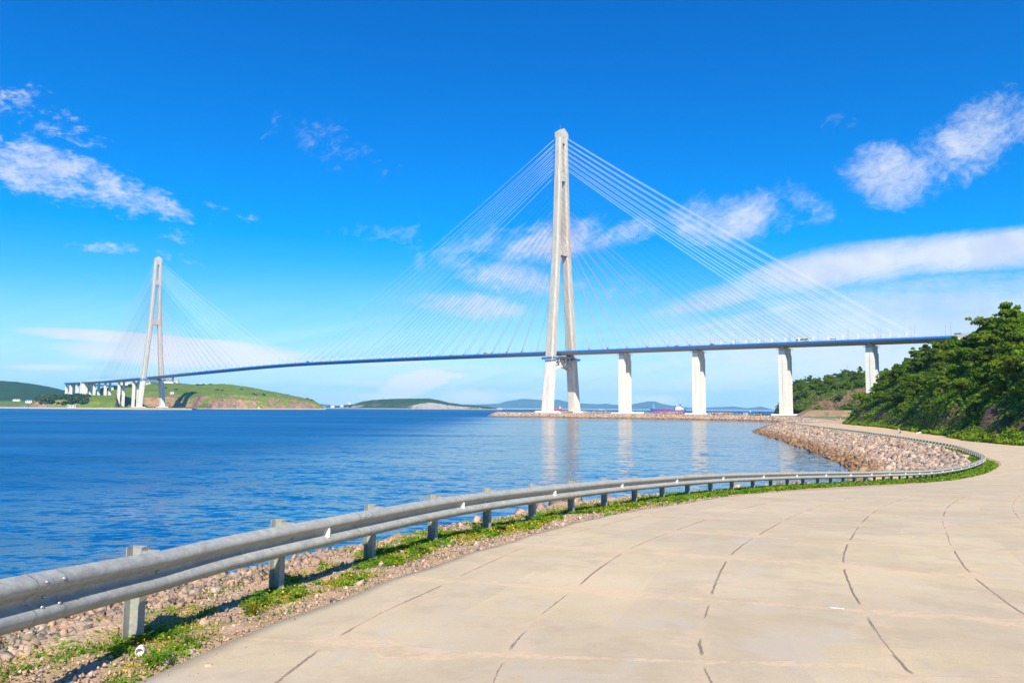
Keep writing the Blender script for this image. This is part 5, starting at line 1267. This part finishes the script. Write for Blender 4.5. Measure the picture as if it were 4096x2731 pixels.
# concrete blocks, booth, lamp, digger and pipes at the pier feet
def block(u, t, lx, ly, h, label, nm='concrete_block', m=M_PIER):
    x, y, _ = bw(u, t, 0); b = MB(); b.frustum(0, 0, -.3, h, lx/2+.15, ly/2+.15, lx/2, ly/2); b.box(-lx/2+.3, lx/2-.3, -ly/2+.3, ly/2-.3, h, h+.08); o = b.build(nm, m, loc=(x, y, sz1(x, y)), rz=-TH); return tag(o, label, nm.replace('_', ' '))
block(101, -16, 5, 4, 2.4, 'white concrete block right beside the foot of the first pier')
block(111, -14, 7, 3, 2.0, 'longer low concrete block right of the block by the first pier')
bt = thing('booth', 'small grey site booth left of the third pier', 'booth', (*bw(222, -16, 0)[:2], 3.1), -TH)
b = MB(); b.box(-1.6, 1.6, -1.3, 1.3, 0, 2.5); b.build('wall', M_BEIGE, bt); b = MB(); b.box(-1.8, 1.8, -1.5, 1.5, 2.52, 2.7); b.build('roof', M_LAMP, bt); b = MB(); b.box(-.4, .4, -1.36, -1.31, 0, 2.0); b.build('door', M_LAMP, bt); b = MB(); b.box(.8, 1.4, -1.36, -1.31, 1.1, 1.8); b.build('window', M_GLASS, bt)
sgp = thing('sign_post', 'white topped post between the booth and the third pier', 'sign', (*bw(227, -17, 0)[:2], 3.1), -TH); b = MB(); b.tube([(0, 0, 0), (0, 0, 3.2)], .08, 6); b.build('pole', M_LAMP, sgp); b = MB(); b.tube([(0, -.08, 3.5), (0, .0, 3.5)], .65, 14); b.build('disc', M_WHITE, sgp)
dg = thing('compactor', 'small yellow and green site machine at the left foot of the third pier', 'machine', (*bw(235, -17, 0)[:2], 3.15), -TH-.3)
b = MB(); b.box(-1.5, 1.2, -.8, .8, .6, 1.5); b.frustum(-.9, 0, 1.5, 2.0, .6, .6, .45, .5); b.build('body', M_YEL, dg); b = MB(); b.box(-.1, 1.1, -.7, .7, 1.52, 2.7); b.build('cab', M_GLASS, dg); b = MB(); b.box(-.25, 1.25, -.8, .8, 2.72, 2.85); b.build('cab_roof', M_GRN, dg)
for i in (-1, 1):
    for j in (-1, 1): b = MB(); b.tube([(i*1.1, j*.65, .6), (i*1.1, j*1.0, .6)], .6, 14); b.build('wheel', M_DARK, dg)
for k, (du_, rr_) in enumerate(((0, 1.5), (4.2, 1.7))):
    x, y, _ = bw(240+du_, -18, 0); b = MB(); n = 14
    for i in range(n):
        a0, a1 = math.pi*i/n, math.pi*(i+1)/n; ro, ri = rr_, rr_-.22
        b.add([(-ro*math.cos(a0), -.8, ro*math.sin(a0)), (-ri*math.cos(a0), -.8, ri*math.sin(a0)), (-ri*math.cos(a1), -.8, ri*math.sin(a1)), (-ro*math.cos(a1), -.8, ro*math.sin(a1)), (-ro*math.cos(a0), .8, ro*math.sin(a0)), (-ri*math.cos(a0), .8, ri*math.sin(a0)), (-ri*math.cos(a1), .8, ri*math.sin(a1)), (-ro*math.cos(a1), .8, ro*math.sin(a1))], [(0,1,2,3),(7,6,5,4),(0,3,7,4),(1,5,6,2)])
    tag(b.build('culvert_arch', M_DARK, loc=(x, y, 3.1), rz=-TH), ['left', 'right'][k]+' of the two dark arched hoops standing before the third pier', 'hoop')
# tanker beyond the causeway
tk = thing('tanker', 'red and blue coastal tanker with white superstructure at its stern', 'ship', ((2672-2048)/2988.6*1790, 1790, 0), 0.0)
L2 = 40.5
def hull_rings(z_list):
    V = []; sts = [-1, -.93, -.8, -.55, 0, .6, .85, .95, 1.0]; wd = [.02, .35, .75, 1, 1, 1, .92, .75, .5]
    sheer = [4.2, 3.2, 1.2, 0, 0, 0, 1.6, 1.9, 2.0]
    out = []
    for z, raked, beam in z_list:
        left = []; right = []
        for s_, w_, sh in zip(sts, wd, sheer):
            x = s_*L2+(raked*(-1) if s_ < -.9 else (raked*.7 if s_ > .9 else 0)); zz = z+(sh if z > 4 else 0); hw = 7*w_*beam; left.append((x, -hw, zz)); right.append((x, hw, zz))
        out.append(left+right[::-1])
    return out
def hull(nm, zl, m, cap):
    r_ = hull_rings(zl); n = len(r_[0]); V = [p for q in r_ for p in q]; F = [(i*n+k, i*n+(k+1) % n, (i+1)*n+(k+1) % n, (i+1)*n+k) for i in range(len(r_)-1) for k in range(n)]
    if cap: F.append(tuple((len(r_)-1)*n+k for k in range(n)))
    mk(nm, V, F, m, tk)
hull('lower_hull', [(-1, -1.5, .85), (0, 0, .95), (3.2, 1.0, 1.0)], M_RED, False); hull('upper_hull', [(3.2, 1.0, 1.0), (5.6, 2.2, 1.02)], M_HBLUE, True)
b = MB(); b.box(-26, 16, -5, 5, 5.65, 6.9); b.build('cargo_deck', M_RED, tk)
b = MB(); 
for k_ in range(9): b.tube([(-27+k_*5, -3, 6.9), (-27+k_*5, -3, 8.2), (-24+k_*5, -3, 8.2)], .25, 5)
b.tube([(-30, 0, 8.0), (17, 0, 8.0)], .35, 6); b.tube([(-28, 2.5, 7.6), (17, 2.5, 7.6)], .3, 6); b.build('pipework', M_RED, tk)
b = MB(); b.tube([(-8, 0, 6.9), (-8, 0, 11.2)], .5, 7); b.tube([(3, 0, 6.9), (3, 0, 10.6)], .4, 7); b.tube([(-8, 0, 11), (3, 0, 10.4)], .35, 6); b.build('hose_crane', M_RED, tk)
b = MB(); b.box(16, 31, -6.5, 6.5, 6.6, 12.0); b.box(18, 29, -6.0, 6.0, 12.05, 14.8); b.box(18.5, 26, -7.5, 7.5, 14.85, 17.2); b.frustum(31, 0, 6.6, 10.5, 5.5, 6.5, 3.0, 5.5); b.build('superstructure', M_WHITE, tk)
b = MB(); b.box(18.35, 18.48, -6.5, 6.5, 15.5, 16.5); b.box(19, 25.5, -7.56, -7.51, 15.5, 16.5); b.box(18, 30, -6.56, -6.51, 8.6, 9.2); b.build('window_band', M_GLASS, tk)
b = MB(); b.box(18.4, 24, -7.56, -7.52, 16.6, 17.1); b.build('orange_band', M_ORNG, tk)
b = MB(); b.frustum(29.0, 0, 12.1, 20.0, 2.6, 2.6, 2.0, 2.2, -1.0, 0); b.build('funnel', M_HBLUE, tk)
b = MB(); b.tube([(23, 0, 17.2), (23, 0, 26)], [.45, .2], 6); b.box(22.8, 23.2, -2.5, 2.5, 21, 21.3); b.tube([(19.5, 0, 17.2), (19.5, 0, 21)], .7, 8); b.build('mast', M_WHITE, tk)
b = MB(); b.tube([(-34, 0, 8), (-34, 0, 20.5)], [.5, .35], 7); b.tube([(-36.5, 0, 9), (-34.3, 0, 15)], .15, 5); b.build('foremast', M_WHITE, tk)
b = MB(); b.frustum(35.5, 0, 9.2, 11.4, 2.6, 1.3, 2.0, 1.0, -1.6, 0); b.build('lifeboat', M_ORNG, tk)
def far_ship(x, y, L_, label, hm, sm_, nm='cargo_ship'):
    T = thing(nm, label, 'ship', (x, y, 0), 0); b = MB(); hl = L_/2; o_ = [(-hl, 0), (-hl*.85, -L_*.07), (hl*.9, -L_*.07), (hl, -L_*.04), (hl, L_*.04), (hl*.9, L_*.07), (-hl*.85, L_*.07)]
    b.prism(o_, -1, L_*.085); b.prism([(-hl*1.04, 0), (-hl*.85, -L_*.06), (-hl*.7, -L_*.06), (-hl*.7, L_*.06), (-hl*.85, L_*.06)], L_*.0851, L_*.12); b.build('hull', hm, T)
    b = MB(); b.box(hl*.62, hl*.88, -L_*.055, L_*.055, L_*.09, L_*.19); b.box(hl*.64, hl*.78, -L_*.06, L_*.06, L_*.191, L_*.22); b.build('superstructure', sm_, T)
    b = MB(); b.tube([(hl*.7, 0, L_*.22), (hl*.7, 0, L_*.31)], L_*.006, 5); b.tube([(-hl*.3, 0, L_*.08), (-hl*.3, 0, L_*.2)], L_*.006, 5); b.build('mast', sm_, T); return T
far_ship(.0570*4400, 4400, 92, 'dark red hulled ship on the horizon between the pylon legs', M_RED, M_BEIGE)
s3 = far_ship(.1196*4900, 4900, 30, 'small white ship on the horizon right of the near pylon', M_WHITE, M_WHITE); s3.rotation_euler[2] = math.pi
tb = thing('tugboat', 'small red boat just right of the first pier beyond the causeway', 'boat', (.1630*1060, 1060, 0)); b = MB(); b.prism([(-4, 0), (-2.5, -1.6), (3, -1.6), (3.6, 0), (3, 1.6), (-2.5, 1.6)], -.3, 1.9); b.build('hull', M_RED, tb)
b = MB(); b.box(-2, 1, -1, 1, 1.92, 3.6); b.build('wheelhouse', M_WHITE, tb); b = MB(); b.tube([(-.5, 0, 3.6), (-.5, 0, 7)], .12, 5); b.build('mast', M_RED, tb)

# buildings and machines on the far shores
def house(x, y, z, lx, ly, h, label, wallm=M_WHITE, roofm=M_LAMP, rz=0, nwin=4, floors=1, nm='house', pitched=False):
    T = thing(nm, label, 'building', (x, y, z), rz); b = MB(); b.box(-lx/2, lx/2, -ly/2, ly/2, -2, h); b.build('wall', wallm, T)
    b = MB()
    if pitched: b.add([(-lx/2-.4,-ly/2-.4,h+.02),(lx/2+.4,-ly/2-.4,h+.02),(lx/2+.4,ly/2+.4,h+.02),(-lx/2-.4,ly/2+.4,h+.02),(-lx/2-.4,0,h+ly*.3),(lx/2+.4,0,h+ly*.3)], [(3,2,1,0),(0,1,5,4),(2,3,4,5),(1,2,5),(3,0,4)])
    else: b.box(-lx/2-.4, lx/2+.4, -ly/2-.4, ly/2+.4, h+.02, h+.6)
    b.build('roof', roofm, T)
    for f in range(floors):
        for k in range(nwin):
            x0 = -lx/2+lx*(k+.25)/nwin; z0 = h*(f+.35)/floors; b = MB(); b.box(x0, x0+lx/nwin*.5, -ly/2-.08, -ly/2-.02, z0, z0+h/floors*.38); b.build('window', M_GLASS, T)
    return T
def at(px_, Y): return (px_-2048)/2988.6*.9961*Y
def hzl(px_, Y): return near_z(hillV, at(px_, Y), Y)
house(at(508, 2150), 2150, 62, 34, 14, 11, 'white two storey building on the rise behind the far viaduct piers', floors=2, nwin=7)
house(at(38, 1900), 1900, 9, 14, 8, 3.5, 'small white shed with blue roof above the winding track at far left', M_WHITE, M_BLUE, nwin=3, pitched=True).location = (at(120, 1700), 1700, hzl(120, 1700)+4)
house(at(69, 2350), 2350, hzl(69, 2350)+3, 22, 8, 4, 'long low white building at the foot of the forested hill', nwin=5)
house(at(690, 1795), 1795, hzl(690, 1795)+3, 8, 5, 4, 'white box hut on the cliff edge right of the far pylon', nwin=2, nm='hut')
house(at(707, 2085), 2085, 73, 7, 6, 5.5, 'white cabin on the ridge right of the blue scaffold building', nwin=2, nm='hut')
house(at(102, 1515), 1515, 2.5, 14, 4, 3, 'dark low shed on the flat shore at far left', M_LAMP, M_LAMP, nwin=2, nm='shed')
house(at(292, 1512), 1512, 2.7, 17, 5, 4.4, 'brown flat roofed shed on the shore below the bluff', M_BEIGE, M_BEIGE, nwin=3, nm='shed')
house(at(1333, 3450), 3450, 6, 17, 9, 8, 'white building at the left tip of the wooded island', nwin=4)
house(at(1370, 3470), 3470, 10, 15, 8, 6, 'smaller white house right of the white building on the far shore', nwin=3)
house(at(1401, 3480), 3480, 22, 11, 8, 9, 'pale block standing above the trees of the wooded island', nwin=2, floors=2)
house(at(1813, 3560), 3560, 26, 9, 7, 5, 'small orange hut on the crest of the wooded island', M_ORNG, M_ORNG, nwin=2, nm='hut')
house(at(2002, 3400), 3400, 3, 20, 8, 4, 'low structure at the right tip of the wooded island', M_BEIGE, M_BEIGE, nwin=3, nm='shed')
# blue scaffold building beside the far pylon
T = thing('scaffolded_building', 'unfinished building behind blue scaffolding on the island ridge beside the pylon', 'building', (at(674, 2060), 2060, 70), 0)
b = MB(); b.box(-11, 15, -8, 8, -3, 2.2); b.build('base_wall', M_WHITE, T); b = MB(); b.box(-10, 10, -6, 6, 2.22, 15.5); b.build('wall', M_BEIGE, T)
b = MB()
for k in range(6): b.box(-11+k*4.2, -10.6+k*4.2, -7.6, -7.2, 2.25, 17)
for z_ in (5.5, 9, 12.5, 16): b.box(-11, 10.2, -7.7, -7.1, z_, z_+.5)
b.build('scaffold', M_BLUE, T); b = MB(); b.frustum(0, 0, 15.55, 19, 11, 7, 7, 4); b.build('roof', M_BLUE, T)
b = MB(); b.tube([(-4, 0, 18), (-4, 0, 27)], [1.3, .8], 8); b.sphere((-4, 0, 28), 2.0, 10, 6); b.box(-6, 2, -1, 1, 19, 22); b.build('radar_mast', M_WHITE, T)
# excavator
T = thing('excavator', 'orange excavator on the beach under the island cliffs', 'excavator', (at(1059, 1925), 1925, 2.3), .2)
b = MB(); b.box(-3, 3, -1.6, -.9, 0, 1.2); b.box(-3, 3, .9, 1.6, 0, 1.2); b.build('track', M_DARK, T); b = MB(); b.box(-1.5, 4, -1.5, 1.5, 1.22, 3.4); b.box(-2.2, 0, -1.5, 0, 3.42, 4.6); b.build('body', M_ORNG, T)
b = MB(); b.tube([(-1, .5, 3), (-6, .5, 8.5), (-10, .5, 7.5), (-11.5, .5, 3)], [.8, .7, .55, .4], 6); b.build('boom', M_YEL, T)
house(at(1038, 1922), 1922, 2.5, 6, 3, 3, 'white cabin on the beach left of the excavator', nwin=2, nm='cabin')
# red and white mast behind the abutment, headland mast
T = thing('lattice_mast', 'red and white lattice mast behind the near end of the bridge', 'mast', (*bw(414, 24, 0)[:2], 52), 0)
b = MB(); 
for i, j in ((-1, -1), (1, -1), (1, 1), (-1, 1)): b.tube([(i*1.6, j*1.6, 0), (i*.6, j*.6, 22)], .12, 5)
for k in range(9):
    z0, z1 = 2+k*2.2, 4.2+k*2.2; w0, w1 = 1.6-z0*.045, 1.6-z1*.045
    for i, j, m, n in ((-1,-1,1,-1),(1,-1,1,1),(1,1,-1,1),(-1,1,-1,-1)): b.tube([(i*w0, j*w0, z0), (m*w1, n*w1, z1)], .07, 4)
b.build('lattice', M_RED, T); b = MB(); b.box(-1.8, 1.8, -1.8, 1.8, 19, 19.2); b.tube([(0, 0, 19), (0, 0, 25)], .1, 5); b.build('platform', M_RED, T)
for k, (dx_, z_) in enumerate(((-1.5, 20.5), (1.3, 21.5))): b = MB(); b.tube([(dx_, -1.2, z_), (dx_, -1.5, z_)], 1.1, 12); b.build('dish', M_WHITE, T)
T = thing('radio_mast', 'thin mast on the crest of the headland behind the bridge', 'mast', (at(3396, 800), 800, 46), 0); b = MB()
b.tube([(0, 0, -3), (0, 0, 12)], .12, 5); b.build('pole', M_LAMP, T)
for a0 in (0, 2.1, 4.2): b = MB(); b.tube([(4*math.cos(a0), 4*math.sin(a0), -1), (0, 0, 8)], .04, 4); b.build('guy_wire', M_LAMP, T)

# vehicles on the deck
def car(s, t, label, kind='car', body=M_WHITE, flip=False):
    x, y, z = bw(s, t); T = thing({'car': 'parked_car', 'van': 'van', 'bus': 'bus'}[kind].replace('parked_', ''), label, kind, (x, y, z+.05), -TH+(math.pi if flip else 0))
    L_, W_, H_ = {'car': (4.4, 1.8, 1.45), 'van': (5.6, 2.0, 2.3), 'bus': (11, 2.5, 3.0)}[kind]
    b = MB()
    if kind == 'car':
        b.frustum(0, 0, .35, .9, L_/2, W_/2, L_/2-.08, W_/2-.04); b.build('body', body, T); b = MB(); b.frustum(-.2, 0, .91, H_, 1.5, W_/2-.08, 1.0, W_/2-.22); b.build('window_glass', M_GLASS, T); b = MB(); b.box(-1.2, .8, -W_/2+.24, W_/2-.24, H_+.005, H_+.04); b.build('roof', body, T)
    else:
        b.frustum(0, 0, .4, H_, L_/2, W_/2, L_/2-(.5 if kind == 'van' else .1), W_/2-.1); b.build('body', body, T); b = MB(); b.box(-L_/2+.6, L_/2-.7, -W_/2-.02, W_/2+.02, H_*.52, H_*.80); b.build('window_glass', M_GLASS, T)
    for i in (-1, 1):
        for j in (-1, 1): b = MB(); b.tube([(i*L_*.32, j*(W_/2-.22), .34), (i*L_*.32, j*(W_/2+.02), .34)], .34, 12); b.build('wheel', M_DARK, T)
for s, t, lb, kd, m_, fl in ((297, -8, 'white minivan on the deck near the right hand stay cables', 'van', M_WHITE, 0), (271, -8, 'dark windowed coach crossing between the second and third piers', 'bus', M_BEIGE, 0), (148, -6, 'grey car on the deck left of the second pier', 'car', M_LAMP, 0),
    (186, -7, 'dark car on the deck above the second pier', 'car', M_DARK, 0), (206, -7, 'pale car on the deck just right of the second pier', 'car', M_BEIGE, 1), (-112, -6, 'orange truck like van on the deck left of the near pylon', 'van', M_ORNG, 0),
    (-215, -7, 'dark car on the deck among the blue stays', 'car', M_DARK, 1), (-240, 6, 'black car on the far lane left of the red stays', 'car', M_DARK, 0), (-500, -7, 'dark van at the middle of the main span', 'van', M_DARK, 0), (-840, -7, 'red car on the deck right of the far pylon', 'car', M_RED, 0), (-985, -6, 'white van on the deck close to the far pylon', 'van', M_WHITE, 1)):
    car(s, t, lb, kd, m_, fl)

# ------------------------------------------------------------------ people
def person(x, y, rz, label, h=1.75, stride=.22, shirt=(.35, .33, .35), trousers=(.40, .48, .55), hair=(.10, .045, .025), bag=False, back=0, lean=.03):
    T = thing('person', label, 'person', (x, y, sz1(x, y)+.035), rz); k = h/1.75
    bm_me = bpy.data.meshes.new('body'); V = []; E_ = []; Rr = []
    def v(p, r): V.append((p[0]*k, p[1]*k, p[2]*k)); Rr.append(r*k); return len(V)-1
    def e(a, b): E_.append((a, b))
    pel = v((0, 0, .93), .145); bel = v((0, lean*.3, 1.07), .135); che = v((0, lean*.8, 1.27), .155); nb = v((0, lean, 1.44), .075); nk = v((0, lean, 1.50), .055); hd_ = v((0, lean+.015, 1.60), .085); hd2 = v((0, lean+.02, 1.68), .085); tp = v((0, lean+.01, 1.73), .05)
    for a, b in ((pel, bel), (bel, che), (che, nb), (nb, nk), (nk, hd_), (hd_, hd2), (hd2, tp)): e(a, b)
    for sx in (-1, 1):
        hip = v((sx*.10, 0, .86), .095); kn = v((sx*.11, sx*stride*.45+.03, .49), .062); an = v((sx*.11, sx*stride, .09), .042); to = v((sx*.12, sx*stride+.15, .035), .032)
        for a, b in ((pel, hip), (hip, kn), (kn, an), (an, to)): e(a, b)
        sh = v((sx*.19, lean, 1.40), .065); el = v((sx*.25, lean-sx*.06, 1.12), .043); wr = v((sx*.27, lean-sx*stride*.4+.06, .88), .028); pa = v((sx*.27, lean-sx*stride*.4+.08, .81), .034)
        for a, b in ((che, sh), (sh, el), (el, wr), (wr, pa)): e(a, b)
        for q in range(4): f1 = v((sx*(.255+.012*q), lean-sx*stride*.4+.055+.018*q, .755), .009); f2 = v((sx*(.25+.012*q), lean-sx*stride*.4+.07+.018*q, .715-.004*(q % 3)), .008); e(pa, f1); e(f1, f2)
        th = v((sx*.24, lean-sx*stride*.4+.12, .78), .010); e(pa, th)
    bm_me.from_pydata(V, [], []); bm_me.edges.add(len(E_)); bm_me.edges.foreach_set('vertices', np.array(E_, np.int32).ravel()); bm_me.update()
    o = bpy.data.objects.new('body', bm_me); COL.objects.link(o); o.parent = T; bm_me.materials.append(M_SKIN)
    md = o.modifiers.new('skin', 'SKIN'); md.use_smooth_shade = True
    if not bm_me.skin_vertices: bm_me.attributes
    sk = bm_me.skin_vertices[0].data if len(bm_me.skin_vertices) else None
    if sk:
        for i, r in enumerate(Rr): sk[i].radius = (r, r*.85); sk[i].use_root = (i == 0)
    o.modifiers.new('sub', 'SUBSURF').levels = 1
    ms = simple('shirt_'+str(len(bpy.data.materials)), shirt, .85, .1, 8); mt = simple('trousers_'+str(len(bpy.data.materials)), trousers, .85, .1, 8); mh = simple('hair_'+str(len(bpy.data.materials)), hair, .8, .2, 20)
    b = MB(); b.lathe([(.0, .0), (.175, .0), (.165, .18), (.19, .36), (.20, .46), (.10, .56), (.065, .58)], 14)
    b.v = [(x_*k, (y_*.72+lean)*k, (z_+.92)*k) for x_, y_, z_ in b.v]
    for sx in (-1, 1): b.tube([(sx*.17*k, lean*k, 1.42*k), (sx*.225*k, (lean-sx*.03)*k, 1.24*k), (sx*.24*k, (lean-sx*.045)*k, 1.18*k)], [.085*k, .07*k, .066*k], 9)
    b.build('shirt', ms, T, True)
    b = MB(); b.lathe([(.0, .0), (.16, .0), (.172, .14), (.165, .18)], 14); b.v = [(x_*k, y_*.78*k, (z_+.80)*k) for x_, y_, z_ in b.v]
    for sx in (-1, 1): b.tube([(sx*.09*k, 0, .9*k), (sx*.11*k, (sx*stride*.45+.03)*k, .49*k), (sx*.11*k, sx*stride*k, .10*k)], [.118*k, .088*k, .072*k], 10)
    b.build('trousers', mt, T, True)
    for sx in (-1, 1): b = MB(); b.sphere((sx*.115*k, (sx*stride+.06)*k, .045*k), .05*k, 8, 5, .8); b.v = [(a, (sx*stride+.06)*k+(c-(sx*stride+.06)*k)*2.4, d) for a, c, d in b.v]; b.build('shoe', M_CLIP, T, True)
    b = MB(); b.sphere((0, (lean-.005)*k, 1.665*k), .108*k, 12, 8, 1.05); b.build('hair', mh, T, True)
    return T
px1, py1 = 101.3, 196.6
person(px1, py1, -.25, 'man walking away in a grey and red shirt with pale trousers', 1.74, .10, (.34, .27, .28), (.42, .50, .56), (.20, .07, .04))
bg_ = MB(); bg_.box(-.12, .12, -.2, .2, 0, .42); bg_.tube([(0, -.12, .42), (0, -.1, .55), (0, .1, .55), (0, .12, .42)], .015, 5); tag(bg_.build('bag', M_DARK, loc=(px1+.42, py1+.1, float(zg(py1))+.28)), 'black bag hanging at the right hand of the man walking away', 'bag')
person(123.5, 293, 2.6, 'child in a pale top and yellow green shorts on the road by the far curve', 1.25, .08, (.62, .50, .42), (.40, .50, .10), (.25, .12, .05))
person(183.5, 424, .4, 'person in a pink top by the end of the distant guardrail', 1.65, .05, (.75, .35, .28), (.60, .40, .30))
person(187.5, 428, 1.0, 'person in white clothes beside the person in pink by the distant guardrail', 1.75, .06, (.80, .80, .82), (.70, .70, .74))
# things left at the roadside
def sack(x, y, s, label, m):
    g = np.random.default_rng(int(x*10)); v = IV.copy()*np.array([1.3, .9, .6])*s*g.uniform(.85, 1.15, (12, 1)); o = mk('sack', v, [tuple(f) for f in IF], m, loc=(x, y, sz1(x, y)+.3*s), smooth=True); o.modifiers.new('s', 'SUBSURF').levels = 1; tag(o, label, 'sack'); return o
sack(109.6, 203, .42, 'smaller of two white sacks lying at the foot of the hill', M_WHITE); sack(110.6, 203.2, .62, 'larger of two white sacks lying at the foot of the hill', M_WHITE)
T = thing('tarpaulin_heap', 'dark heap under a blue and grey tarpaulin beneath the trees', 'tarpaulin', (139.5, 288.5, float(zg(288))))
b = MB(); b.frustum(0, 0, 0, .9, 1.3, .8, .6, .4); b.build('cover', M_DARK, T); b = MB(); b.frustum(1.5, 0, 0, .8, .6, .6, .35, .35); b.build('bundle', M_HBLUE, T)
o = mk('paper_scrap', [(-.07, -.006, 0), (.07, -.006, .001), (.07, .006, .006), (-.07, .006, .005)], [(0, 1, 2, 3)], M_WHITE, loc=(3.55, 8.33, float(zg(8.33))+.042), rz=-.35); s_ = o.modifiers.new('t', 'SOLIDIFY'); s_.thickness = .002; tag(o, 'thin white strip of litter lying on the concrete slabs', 'litter')

# ------------------------------------------------------------------ air
hb = MB(); hb.box(-15500, 15500, -2500, 15500, -41.5, 345); hzo = hb.build('haze', None)
hm = bpy.data.materials.new('haze_air'); hm.use_nodes = True; ht = hm.node_tree; ht.nodes.clear()
pv = ht.nodes.new('ShaderNodeVolumePrincipled'); pv.inputs['Color'].default_value = (.28, .66, 1.0, 1); pv.inputs['Density'].default_value = HAZE; pv.inputs['Anisotropy'].default_value = .0
mo = ht.nodes.new('ShaderNodeOutputMaterial'); ht.links.new(pv.outputs[0], mo.inputs['Volume']); hzo.data.materials.append(hm)
tag(hzo, 'pale blue haze fading the far shore and mountains', 'haze', kind='stuff')

# real-world albedo of all lit surfaces, a notch below the first estimate
for m in bpy.data.materials:
    for nd in [n for n in m.node_tree.nodes if n.type == 'BSDF_PRINCIPLED']:
        sk_ = nd.inputs['Base Color']
        if sk_.is_linked:
            src = sk_.links[0].from_socket; t = NT(m.node_tree); t.put(sk_, t.mix(1.0, src, (.88, .87, .86), 'MULTIPLY'))
